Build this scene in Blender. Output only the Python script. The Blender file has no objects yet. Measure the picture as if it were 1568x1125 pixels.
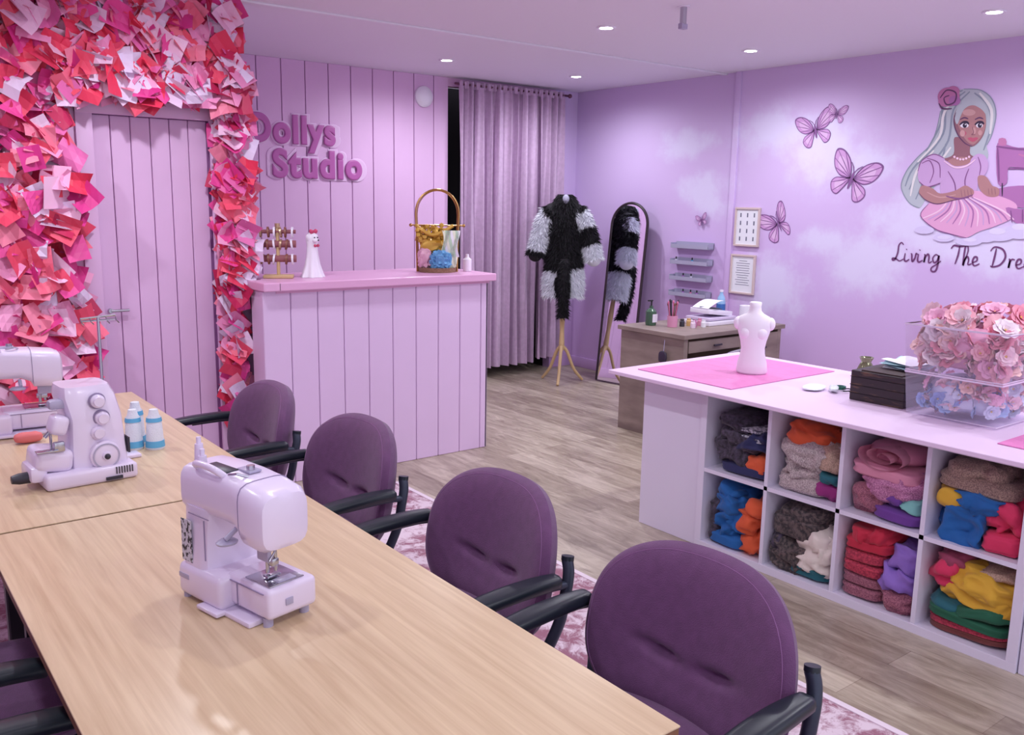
import bpy, bmesh, math, random
from mathutils import Vector, Matrix, noise, geometry
R=random.Random(7)
sc=bpy.context.scene
COL=sc.collection
try:
    sc.view_settings.view_transform='Standard'
    sc.view_settings.look='None'
except Exception: pass
def lin(c):
    return tuple(((v/255)/12.92 if v/255<=.04045 else ((v/255+.055)/1.055)**2.4) for v in c)
# ---------------------------------------------------------------- materials
MC={}
def pbr(name,rgb,rough=.5,metal=0,var=0,vs=5,stretch=(1,1,1),bump=0,bs=60,sheen=0,coat=0,rgb2=None,contrast=(.35,.65),emit=0,detail=4):
    if name in MC: return MC[name]
    m=bpy.data.materials.new(name);m.use_nodes=True;nt=m.node_tree;N=nt.nodes;L=nt.links
    p=N['Principled BSDF'];c=lin(rgb)
    p.inputs['Base Color'].default_value=(*c,1)
    p.inputs['Roughness'].default_value=rough;p.inputs['Metallic'].default_value=metal
    if sheen: p.inputs['Sheen Weight'].default_value=sheen
    if coat: p.inputs['Coat Weight'].default_value=coat; p.inputs['Coat Roughness'].default_value=.15
    if emit:
        p.inputs['Emission Color'].default_value=(*c,1);p.inputs['Emission Strength'].default_value=emit
    if var or rgb2 or bump:
        tc=N.new('ShaderNodeTexCoord');mp=N.new('ShaderNodeMapping');mp.inputs['Scale'].default_value=stretch
        L.new(tc.outputs['Object'],mp.inputs['Vector'])
    if var or rgb2:
        n=N.new('ShaderNodeTexNoise');n.inputs['Scale'].default_value=vs;n.inputs['Detail'].default_value=detail
        L.new(mp.outputs[0],n.inputs['Vector'])
        r=N.new('ShaderNodeValToRGB');e=r.color_ramp.elements
        e[0].position=contrast[0];e[1].position=contrast[1]
        if rgb2: a,b=lin(rgb2),c
        else: a=tuple(v*(1-var) for v in c);b=tuple(min(1,v*(1+var)) for v in c)
        e[0].color=(*a,1);e[1].color=(*b,1)
        L.new(n.outputs['Fac'],r.inputs['Fac']);L.new(r.outputs[0],p.inputs['Base Color'])
    if bump:
        n2=N.new('ShaderNodeTexNoise');n2.inputs['Scale'].default_value=bs;n2.inputs['Detail'].default_value=3
        L.new(mp.outputs[0],n2.inputs['Vector'])
        bp=N.new('ShaderNodeBump');bp.inputs['Strength'].default_value=bump;bp.inputs['Distance'].default_value=.01
        L.new(n2.outputs['Fac'],bp.inputs['Height']);L.new(bp.outputs[0],p.inputs['Normal'])
    MC[name]=m
    return m
# ---------------------------------------------------------------- builder
class B:
    def __init__(s,name): s.name=name;s.bm=bmesh.new();s.mats=[]
    def mi(s,m):
        if m not in s.mats: s.mats.append(m)
        return s.mats.index(m)
    def add(s,t,m,M=None):
        i=s.mi(m)
        for f in t.faces: f.material_index=i
        if M is not None: bmesh.ops.transform(t,matrix=M,verts=t.verts)
        me=bpy.data.meshes.new('tmp');t.to_mesh(me);t.free();s.bm.from_mesh(me);bpy.data.meshes.remove(me)
    def box(s,c,d,m,bev=0,seg=2,rot=None):
        t=bmesh.new();bmesh.ops.create_cube(t,size=1)
        bmesh.ops.scale(t,vec=d,verts=t.verts)
        if bev: bmesh.ops.bevel(t,geom=t.edges[:],offset=min(bev,min(d)*.49),segments=seg,profile=.5,affect='EDGES')
        M=Matrix.Translation(c)
        if rot is not None: M=M@rot
        s.add(t,m,M)
    def bx(s,x0,x1,y0,y1,z0,z1,m,bev=0,seg=2):
        s.box(((x0+x1)/2,(y0+y1)/2,(z0+z1)/2),(abs(x1-x0),abs(y1-y0),abs(z1-z0)),m,bev,seg)
    def cyl(s,p0,p1,r0,m,r1=None,n=20):
        r1=r0 if r1 is None else r1
        p0=Vector(p0);p1=Vector(p1);d=p1-p0
        t=bmesh.new();bmesh.ops.create_cone(t,cap_ends=True,segments=n,radius1=r0,radius2=r1,depth=d.length)
        s.add(t,m,Matrix.Translation((p0+p1)/2)@d.to_track_quat('Z','Y').to_matrix().to_4x4())
    def sph(s,c,r,m,n=16,rot=None):
        if not hasattr(r,'__len__'): r=(r,r,r)
        t=bmesh.new();bmesh.ops.create_uvsphere(t,u_segments=n*2 if n>8 else n,v_segments=n,radius=1)
        M=Matrix.Translation(c)
        if rot is not None: M=M@rot
        s.add(t,m,M@Matrix.Diagonal((*r,1)))
    def loft(s,rings,m,cap=True,closed=True):
        t=bmesh.new();V=[[t.verts.new(p) for p in r] for r in rings];n=len(rings[0])
        for a,b in zip(V,V[1:]):
            for i in range(n if closed else n-1):
                j=(i+1)%n;t.faces.new((a[i],a[j],b[j],b[i]))
        if cap and closed:
            t.faces.new(V[0][::-1]);t.faces.new(V[-1])
        bmesh.ops.recalc_face_normals(t,faces=t.faces)
        s.add(t,m)
    def lathe(s,prof,c,m,n=24,M=None,cap=True):
        rings=[]
        if not cap: prof=list(prof)+[prof[0]]
        for r,z in prof:
            rings.append([Vector((max(r,.0004)*math.cos(2*math.pi*i/n),max(r,.0004)*math.sin(2*math.pi*i/n),z)) for i in range(n)])
        MM=Matrix.Translation(c)@(M if M is not None else Matrix())
        s.loft([[MM@p for p in r] for r in rings],m,cap=cap)
    def tube(s,pts,r,m,n=8,closed=False):
        P=[Vector(p) for p in pts];k=len(P);rings=[];prev=None
        rr=r if hasattr(r,'__len__') else [r]*k
        for i,p in enumerate(P):
            if closed: d=P[(i+1)%k]-P[i-1]
            else: d=P[min(i+1,k-1)]-P[max(i-1,0)]
            d.normalize()
            if prev is None:
                a=Vector((0,0,1)) if abs(d.z)<.9 else Vector((1,0,0));u=d.cross(a).normalized()
            else:
                u=(prev-d*prev.dot(d)).normalized()
            prev=u;v=d.cross(u)
            rings.append([p+(u*math.cos(2*math.pi*j/n)+v*math.sin(2*math.pi*j/n))*rr[i] for j in range(n)])
        if closed: rings.append(rings[0])
        s.loft(rings,m,cap=not closed)
    def poly(s,pts,m,thick=None):
        t=bmesh.new();V=[t.verts.new(p) for p in pts]
        for tri in geometry.tessellate_polygon([[Vector(p) for p in pts]]):
            try: t.faces.new([V[i] for i in tri])
            except ValueError: pass
        s.add(t,m)
    def grid(s,fn,nu,nv,m):
        t=bmesh.new();V=[[t.verts.new(fn(i/nu,j/nv)) for j in range(nv+1)] for i in range(nu+1)]
        for i in range(nu):
            for j in range(nv): t.faces.new((V[i][j],V[i+1][j],V[i+1][j+1],V[i][j+1]))
        s.add(t,m)
    def lump(s,c,d,m,seed=0,freq=8,amp=.2,sq=.7,sub=4,rot=None,fold=0,st=(1,1,1),warp=2.2,fine=.36):
        """crumpled / folded cloth mass, d = full dimensions"""
        t=bmesh.new();bmesh.ops.create_icosphere(t,subdivisions=sub,radius=1)
        off=Vector((seed*3.1,seed*1.7,seed*5.3));mn=min(d)
        M=Matrix.Translation(c)@(rot if rot is not None else Matrix())
        for v in t.verts:
            n=v.co.normalized()
            q=Vector([math.copysign(abs(a)**sq,a)*b/2 for a,b in zip(n,d)])
            pq=Vector((q.x*st[0],q.y*st[1],q.z*st[2]))*freq+off
            w=Vector((noise.noise(pq*.8),noise.noise(pq*.8+Vector((9,2,4))),noise.noise(pq*.8+Vector((3,8,1)))))
            r=1-abs(noise.noise(pq+w*warp))*2.6
            r2=1-abs(noise.noise(pq*2.1+w*3))*2.2
            q=q+n*mn*amp*(r*.62+r2*fine-.35)
            if fold:
                f_=abs(math.sin((q.z+.006*noise.noise(pq*.5))*math.pi/fold))
                q=q+Vector((n.x,n.y,0))*(.012*f_**.5-.007)
            v.co=M@q
        s.add(t,m)
    def done(s,loc=(0,0,0),rz=0,scale=1,smooth=True,ang=38,parent=None):
        me=bpy.data.meshes.new(s.name);s.bm.to_mesh(me);s.bm.free()
        for m in s.mats: me.materials.append(m)
        if smooth:
            me.polygons.foreach_set('use_smooth',[True]*len(me.polygons));
            me.set_sharp_from_angle(angle=math.radians(ang))
        o=bpy.data.objects.new(s.name,me);COL.objects.link(o)
        o.location=loc;o.rotation_euler=(0,0,rz);o.scale=(scale,)*3 if not hasattr(scale,'__len__') else scale
        if parent: o.parent=parent
        return o
def cat(pts,closed=False,n=6):
    P=[Vector(p) for p in pts];k=len(P);out=[]
    rng=range(k) if closed else range(k-1)
    for i in rng:
        if closed: a,b,c,d=P[i-1],P[i],P[(i+1)%k],P[(i+2)%k]
        else: a,b,c,d=P[max(i-1,0)],P[i],P[i+1],P[min(i+2,k-1)]
        for j in range(n):
            t=j/n
            out.append(.5*((2*b)+(c-a)*t+(2*a-5*b+4*c-d)*t*t+(3*b-a-3*c+d)*t**3))
    if not closed: out.append(P[-1])
    return out
RZ=lambda a:Matrix.Rotation(a,4,'Z')
RX=lambda a:Matrix.Rotation(a,4,'X')
RY=lambda a:Matrix.Rotation(a,4,'Y')

# ---------------------------------------------------------------- room
H=2.63; BY=6.65; RXW=5.88; DY=4.97; DX=1.945
PINKW=(226,184,224)
wall_pink=pbr('paint_pink',PINKW,.55,var=.03,vs=3)
wall_pink2=pbr('paint_pink_planks',(226,188,226),.45,var=.03,vs=2)
groove=pbr('plank_groove',(150,100,152),.8)
ceil_m=pbr('ceiling_paint',(238,236,246),.7,bump=.05,bs=120)
white=pbr('white_laminate',(238,234,246),.4)
black=pbr('black_plastic',(22,24,30),.4)
metal=pbr('steel',(190,190,200),.25,metal=1)

def mural_wall():
    m=bpy.data.materials.new('mural_wall_paint');m.use_nodes=True;nt=m.node_tree;N=nt.nodes;L=nt.links
    p=N['Principled BSDF'];p.inputs['Roughness'].default_value=.6
    tc=N.new('ShaderNodeTexCoord')
    sep=N.new('ShaderNodeSeparateXYZ');L.new(tc.outputs['Object'],sep.inputs[0])
    mr=N.new('ShaderNodeMapRange');mr.inputs[1].default_value=0;mr.inputs[2].default_value=2.6
    L.new(sep.outputs['Z'],mr.inputs[0])
    ns=N.new('ShaderNodeTexNoise');ns.inputs['Scale'].default_value=.9;L.new(tc.outputs['Object'],ns.inputs['Vector'])
    ad=N.new('ShaderNodeMath');ad.operation='MULTIPLY_ADD';ad.inputs[1].default_value=.35;L.new(ns.outputs[0],ad.inputs[0]);L.new(mr.outputs[0],ad.inputs[2])
    r=N.new('ShaderNodeValToRGB');e=r.color_ramp.elements
    e[0].position=.1;e[0].color=(*lin((206,168,218)),1);e[1].position=1.1;e[1].color=(*lin((214,192,232)),1)
    k=r.color_ramp.elements.new(.62);k.color=(*lin((210,183,230)),1)
    L.new(ad.outputs[0],r.inputs[0])
    n=N.new('ShaderNodeTexNoise');n.inputs['Scale'].default_value=5.5;n.inputs['Detail'].default_value=6;n.inputs['Roughness'].default_value=.6
    L.new(tc.outputs['Object'],n.inputs['Vector'])
    clouds=[(5.06,1.72,.33,.2),(4.35,2.15,.42,.2),(3.95,1.98,.33,.3),(3.62,1.9,.3,.2),(3.5,1.22,.4,.26),(5.25,2.1,.3,.16),(4.3,.98,.35,.3),
            (2.7,1.38,.6,.2),(3.2,1.5,.4,.22),(2.2,1.4,.5,.3),(4.95,1.62,.2,.15),(3.9,1.35,.2,.14)]
    last=None
    for (y,z,ry,rz) in clouds:
        mp=N.new('ShaderNodeMapping');mp.vector_type='POINT'
        mp.inputs['Scale'].default_value=(0,1/ry,1/rz);mp.inputs['Location'].default_value=(0,-y/ry,-z/rz)
        L.new(tc.outputs['Object'],mp.inputs[0])
        ln=N.new('ShaderNodeVectorMath');ln.operation='LENGTH';L.new(mp.outputs[0],ln.inputs[0])
        sub=N.new('ShaderNodeMath');sub.operation='SUBTRACT';sub.inputs[0].default_value=1.35;L.new(ln.outputs['Value'],sub.inputs[1])
        if last is None: last=sub
        else:
            mx=N.new('ShaderNodeMath');mx.operation='SMOOTH_MAX';mx.inputs[2].default_value=.2
            L.new(last.outputs[0],mx.inputs[0]);L.new(sub.outputs[0],mx.inputs[1]);last=mx
    a2=N.new('ShaderNodeMath');a2.operation='MULTIPLY_ADD';a2.inputs[1].default_value=1.9
    L.new(n.outputs[0],a2.inputs[0]);L.new(last.outputs[0],a2.inputs[2])
    m2=N.new('ShaderNodeMapRange');m2.inputs[1].default_value=1.1;m2.inputs[2].default_value=2.0;m2.inputs[4].default_value=.66;m2.interpolation_type='SMOOTHSTEP'
    L.new(a2.outputs[0],m2.inputs[0])
    mix=N.new('ShaderNodeMix');mix.data_type='RGBA';L.new(m2.outputs[0],mix.inputs[0]);L.new(r.outputs[0],mix.inputs[6])
    mix.inputs[7].default_value=(*lin((228,228,250)),1)
    L.new(mix.outputs[2],p.inputs['Base Color'])
    return m
murw=mural_wall()

def floor_mat():
    m=bpy.data.materials.new('vinyl_plank_floor');m.use_nodes=True;nt=m.node_tree;N=nt.nodes;L=nt.links
    p=N['Principled BSDF'];p.inputs['Roughness'].default_value=.34
    tc=N.new('ShaderNodeTexCoord');mp=N.new('ShaderNodeMapping');mp.inputs['Rotation'].default_value=(0,0,math.pi/2)
    L.new(tc.outputs['Object'],mp.inputs[0])
    br=N.new('ShaderNodeTexBrick');br.offset=.37;br.inputs['Scale'].default_value=1;br.inputs['Brick Width'].default_value=1.1;br.inputs['Row Height'].default_value=.16
    br.inputs['Mortar Size'].default_value=.0012;br.inputs['Color1'].default_value=(.3,.3,.3,1);br.inputs['Color2'].default_value=(.8,.8,.8,1);br.inputs['Mortar'].default_value=(.1,.1,.1,1)
    L.new(mp.outputs[0],br.inputs['Vector'])
    mp2=N.new('ShaderNodeMapping');mp2.inputs['Scale'].default_value=(8,1.6,1);L.new(tc.outputs['Object'],mp2.inputs[0])
    ns=N.new('ShaderNodeTexNoise');ns.inputs['Scale'].default_value=2.2;ns.inputs['Detail'].default_value=7;ns.inputs['Roughness'].default_value=.68;ns.inputs['Distortion'].default_value=.9
    L.new(mp2.outputs[0],ns.inputs['Vector'])
    a=N.new('ShaderNodeMix');a.data_type='RGBA';a.inputs[0].default_value=.66;L.new(br.outputs['Color'],a.inputs[6]);L.new(ns.outputs['Fac'],a.inputs[7])
    r=N.new('ShaderNodeValToRGB');e=r.color_ramp.elements;e[0].position=.28;e[0].color=(*lin((118,102,88)),1);e[1].position=.70;e[1].color=(*lin((210,198,178)),1)
    k=r.color_ramp.elements.new(.48);k.color=(*lin((164,150,132)),1)
    L.new(a.outputs[2],r.inputs[0]);L.new(r.outputs[0],p.inputs['Base Color'])
    return m
b=B('floor');b.bx(-2,6.1,-2,7.4,-.05,0,floor_mat());b.done(smooth=False)
b=B('ceiling');b.bx(-2,6.1,-2,7.0,H,H+.06,ceil_m);b.done(smooth=False)
b=B('trim_1');b.bx(-2,5.9,4.86,4.9,H-.012,H,ceil_m,.003);b.done()
b=B('wall_right');b.bx(RXW,RXW+.1,-2,7.0,0,H,murw);b.bx(5.86,RXW,-2,4.72,0,H,murw);b.done(smooth=False)
b=B('trim_2');b.bx(5.845,5.862,4.70,4.755,0,H,murw,.003);b.done()
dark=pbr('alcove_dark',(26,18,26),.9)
b=B('wall_back')
b.bx(1.9,4.39,BY,BY+.1,0,H,groove);b.bx(5.6,RXW,BY,BY+.1,0,H,murw);b.bx(4.39,5.6,BY,BY+.1,2.56,H,wall_pink)
x=1.92;i=0
while x<4.38:
    w=.188;x1=min(x+w,4.39)
    b.bx(x,x1,BY-.016,BY+.01,.02,H,wall_pink2,.003,1);x+=w+.006
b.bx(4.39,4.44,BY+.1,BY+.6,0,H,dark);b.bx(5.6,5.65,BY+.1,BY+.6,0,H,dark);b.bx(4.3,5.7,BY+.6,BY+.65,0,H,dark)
b.done(smooth=False)
b=B('wall_left');b.bx(-2.05,-2,-2,DY,0,H,wall_pink);b.done(smooth=False)
b=B('wall_door')
b.bx(-2,1.12,DY,DY+.12,0,H,wall_pink);b.bx(1.77,DX,DY,DY+.12,0,H,wall_pink);b.bx(1.12,1.77,DY,DY+.12,2.04,H,wall_pink)
b.bx(DX-.1,DX,DY+.12,BY,0,H,wall_pink);b.done(smooth=False)
b=B('trim_3')
b.bx(1.07,1.15,DY-.02,DY+.005,0,2.08,wall_pink2,.004);b.bx(1.74,1.81,DY-.02,DY+.005,0,2.08,wall_pink2,.004);b.bx(1.07,1.81,DY-.022,DY+.005,2.0,2.08,wall_pink2,.004);b.done()
b=B('door_1')
b.bx(1.122,1.768,DY+.06,DY+.09,0,2.038,groove)
x=1.15
while x<1.74:
    b.bx(x,x+.095,DY+.045,DY+.065,.0,2.0,wall_pink2,.003,1);x+=.099
b.cyl((1.19,DY+.045,1.0),(1.19,DY+.015,1.0),.012,metal);b.cyl((1.19,DY+.018,1.0),(1.28,DY+.018,1.0),.008,metal)
b.done(smooth=False)
b=B('baseboard_right');b.bx(5.845,5.86,-2,4.7,0,.1,murw,.003);b.bx(5.865,5.88,4.76,6.63,0,.1,murw,.003);b.done()
b=B('baseboard_back');b.bx(1.95,4.39,BY-.03,BY-.017,0,.1,wall_pink2,.003);b.done()

# ---------------------------------------------------------------- sign
signm=pbr('sign_letter_pink',(186,100,172),.4);signb=pbr('sign_backing',(232,200,234),.5)
so=bpy.data.objects.new('wall_sign_lettering',None);COL.objects.link(so);so.location=(3.1,BY-.02,2.0)
bpy.context.view_layer.update()
def text_mesh(body,x0,x1,z0,caph,y,m,off,bev,nm,depth):
    cu=bpy.data.curves.new(nm,'FONT');cu.body=body;cu.size=1;cu.offset=off;cu.extrude=.02;cu.bevel_depth=bev;cu.bevel_resolution=3;cu.space_character=1.14
    o=bpy.data.objects.new(nm,cu);COL.objects.link(o)
    bpy.context.view_layer.update()
    dg=bpy.context.evaluated_depsgraph_get();me=bpy.data.meshes.new_from_object(o.evaluated_get(dg))
    bpy.data.objects.remove(o)
    xs=[v.co.x for v in me.vertices];zs=[v.co.z for v in me.vertices];mn,mx=min(xs),max(xs);zn,zx=min(zs),max(zs)
    sx=(x1-x0)/(mx-mn);sz=caph/.72
    for v in me.vertices: v.co=Vector((x0+(v.co.x-mn)*sx,y-depth*(v.co.z-zn)/(zx-zn),z0+v.co.y*sz))
    me.materials.clear();me.materials.append(m)
    me.polygons.foreach_set('use_smooth',[True]*len(me.polygons));me.set_sharp_from_angle(angle=math.radians(50))
    ob=bpy.data.objects.new(nm,me);COL.objects.link(ob);ob.parent=so;ob.matrix_parent_inverse=Matrix.Translation(so.location).inverted()
    return ob
text_mesh('Dollys',2.58,3.37,2.02,.20,BY-.016,signb,.05,.05,'backing_1',.008)
text_mesh('Studio',2.75,3.60,1.765,.20,BY-.016,signb,.05,.05,'backing_2',.008)
text_mesh('Dollys',2.61,3.32,2.02,.20,BY-.023,signm,.008,.045,'letters_1',.018)
text_mesh('Studio',2.79,3.55,1.765,.20,BY-.023,signm,.008,.045,'letters_2',.018)
b=B('alarm_dome')
b.lathe([(.0,-.001),(.085,0),(.085,.02),(.07,.035),(.045,.05),(.0,.055)],(4.14,BY-.016,2.45),pbr('white_plastic',(240,238,248),.35),24,RX(math.pi/2));b.done()

# ---------------------------------------------------------------- curtain
curt=pbr('curtain_fabric',(200,172,202),.8,var=.06,vs=30,sheen=.3)
b=B('curtain')
def cf(x0,x1,folds,ph,zb):
    def f(u,v):
        z=2.56-v*(2.56-zb);a=.03+.035*v
        x=x0+(x1-x0)*(u+.012*math.sin(u*folds*2*math.pi*1.37+v*2))
        y=BY-.09-a*math.sin(u*folds*2*math.pi+ph+.5*math.sin(v*3+u*9))-.012*math.sin(u*folds*5.3*math.pi+v*4)
        return Vector((x,y,z))
    return f
b.grid(cf(4.45,5.35,9,0,.10),220,24,curt);b.grid(cf(5.33,5.62,3,1,.13),80,24,curt)
b.grid(lambda u,v:Vector((4.45+1.17*u,BY-.1-.022*math.sin(u*40*math.pi)-.01*math.sin(u*97*math.pi),2.6-v*.06)),260,3,curt)
b.cyl((4.41,BY-.09,2.575),(5.69,BY-.09,2.575),.01,pbr('rod',(120,80,100),.4,metal=.6));b.sph((5.70,BY-.09,2.575),.02,MC['rod'])
b.done(ang=180)

# ---------------------------------------------------------------- counter
cplank=pbr('counter_planks',(228,200,234),.45,var=.02,vs=2)
ctop=pbr('counter_top_pink',(230,176,214),.35)
b=B('reception_counter')
b.bx(1.96,3.37,4.67,5.13,0,1.1,groove);b.bx(1.885,1.96,4.67,4.82,0,1.1,cplank)
x=1.88
for k in range(10):
    b.bx(x,min(x+.158,3.385),4.645,4.68,0.0,1.1,cplank,.004,1);x+=.1615
    if x>3.37: break
b.bx(3.37,3.385,4.645,5.14,0,1.1,cplank,.003,1)
b.bx(1.955,3.42,4.60,5.2,1.1,1.148,ctop,.006);b.bx(1.87,1.97,4.60,4.84,1.1,1.148,ctop,.006)
b.bx(1.955,3.39,4.64,5.15,1.085,1.1,ctop)
b.done(smooth=False)

# ---------------------------------------------------------------- paper petals arch
pcols=[(236,60,96),(240,84,114),(244,112,140),(234,76,156),(216,54,140),(242,196,226),(234,216,244),(246,168,208),(230,112,176),(196,40,90),(244,138,166),(224,60,96),(238,208,236),(240,150,196)]
pm=[pbr(f'petal_paper_{i}',c,.5) for i,c in enumerate(pcols)]
b=B('paper_petal_arch')
def petal(c,s,rot,m,bend,tw):
    M=Matrix.Translation(c)@rot
    def f(u,v):
        x=(u-.5)*s;y=(v-.5)*s*1.15
        z=bend*((u-.5)**2)*s*4+tw*(u-.5)*(v-.5)*s*2.5
        return M@Vector((x,y,z))
    b.grid(f,3,3,m)
def scatter(n,x0,x1,z0,z1,d0=.03,d1=.17,edge=None):
    for _ in range(n):
        x=R.uniform(x0,x1);z=R.uniform(z0,z1)
        if edge and not edge(x,z): continue
        y=DY-R.uniform(d0,d1)
        rot=RX(math.pi/2+R.uniform(-.7,.35))@RY(R.uniform(-.6,.6))@RZ(R.gauss(.78,.5))
        petal((x,y,z),R.uniform(.085,.135),rot,R.choice(pm),R.uniform(-.4,.4),R.uniform(-.5,.5))
scatter(1200,0.1,1.06,.45,2.58,edge=lambda x,z:x<1.04+.05*math.sin(z*9))
scatter(660,1.0,1.86,2.08,2.58,edge=lambda x,z:z>2.09+.03*math.sin(x*17))
scatter(400,1.78,1.91,.35,2.3,.03,.12,edge=lambda x,z:z>1.2 or x<1.84)
b.done(smooth=False)

# ---------------------------------------------------------------- rug
def rug_mat():
    m=bpy.data.materials.new('rug_distressed');m.use_nodes=True;nt=m.node_tree;N=nt.nodes;L=nt.links
    p=N['Principled BSDF'];p.inputs['Roughness'].default_value=.95
    tc=N.new('ShaderNodeTexCoord')
    v=N.new('ShaderNodeTexVoronoi');v.inputs['Scale'].default_value=9;v.feature='SMOOTH_F1';L.new(tc.outputs['Object'],v.inputs['Vector'])
    n=N.new('ShaderNodeTexNoise');n.inputs['Scale'].default_value=16;n.inputs['Detail'].default_value=8;n.inputs['Roughness'].default_value=.75;n.inputs['Distortion'].default_value=.8;L.new(tc.outputs['Object'],n.inputs['Vector'])
    a=N.new('ShaderNodeMath');a.operation='MULTIPLY_ADD';a.inputs[1].default_value=.35;L.new(v.outputs['Distance'],a.inputs[0]);L.new(n.outputs['Fac'],a.inputs[2])
    r=N.new('ShaderNodeValToRGB');e=r.color_ramp.elements;e[0].position=.57;e[0].color=(*lin((156,106,124)),1);e[1].position=.72;e[1].color=(*lin((222,204,214)),1)
    L.new(a.outputs[0],r.inputs[0]);L.new(r.outputs[0],p.inputs['Base Color']);return m
b=B('area_rug');b.bx(-.6,2.5,-.6,4.3,0,.008,rug_mat())
b.bx(2.485,2.51,-.6,4.3,0,.011,pbr('rug_binding',(230,215,225),.9));b.done(smooth=False)

# ---------------------------------------------------------------- tables
def oak():
    m=bpy.data.materials.new('light_oak');m.use_nodes=True;nt=m.node_tree;N=nt.nodes;L=nt.links
    p=N['Principled BSDF'];p.inputs['Roughness'].default_value=.30
    tc=N.new('ShaderNodeTexCoord');mp=N.new('ShaderNodeMapping');mp.inputs['Scale'].default_value=(34,1.3,1);L.new(tc.outputs['Object'],mp.inputs[0])
    n=N.new('ShaderNodeTexNoise');n.inputs['Scale'].default_value=1.6;n.inputs['Detail'].default_value=8;n.inputs['Roughness'].default_value=.6;n.inputs['Distortion'].default_value=.5;L.new(mp.outputs[0],n.inputs['Vector'])
    r=N.new('ShaderNodeValToRGB');e=r.color_ramp.elements;e[0].position=.3;e[0].color=(*lin((200,172,136)),1);e[1].position=.66;e[1].color=(*lin((222,198,162)),1)
    L.new(n.outputs[0],r.inputs[0]);L.new(r.outputs[0],p.inputs['Base Color']);return m
oakm=oak();edge=pbr('table_edge',(130,88,60),.5);leg=pbr('dark_leg',(50,45,55),.4,metal=.5)
for (x0,x1,y0,y1) in ((.262,1.07,.905,2.517),(.25,1.045,2.529,4.12)):
    b=B('work_table')
    cx,cy=(x0+x1)/2,(y0+y1)/2;hx,hy=(x1-x0)/2,(y1-y0)/2
    b.bx(-hx,hx,-hy,hy,.736,.74,oakm,.001,1);b.bx(-hx+.001,hx-.001,-hy+.001,hy-.001,.715,.736,edge,.002,1)
    for sx in(-1,1):
        for sy in(-1,1): b.bx(sx*(hx-.08)-.02,sx*(hx-.08)+.02,sy*(hy-.1)-.02,sy*(hy-.1)+.02,.009,.715,leg,.004,1)
    for sy in(-1,1): b.bx(-hx+.08,hx-.08,sy*(hy-.1)-.015,sy*(hy-.1)+.015,.66,.715,leg)
    b.bx(-.03,.03,-hy+.1,hy-.1,.67,.715,leg)
    b.done((cx,cy,0),smooth=False)

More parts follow.
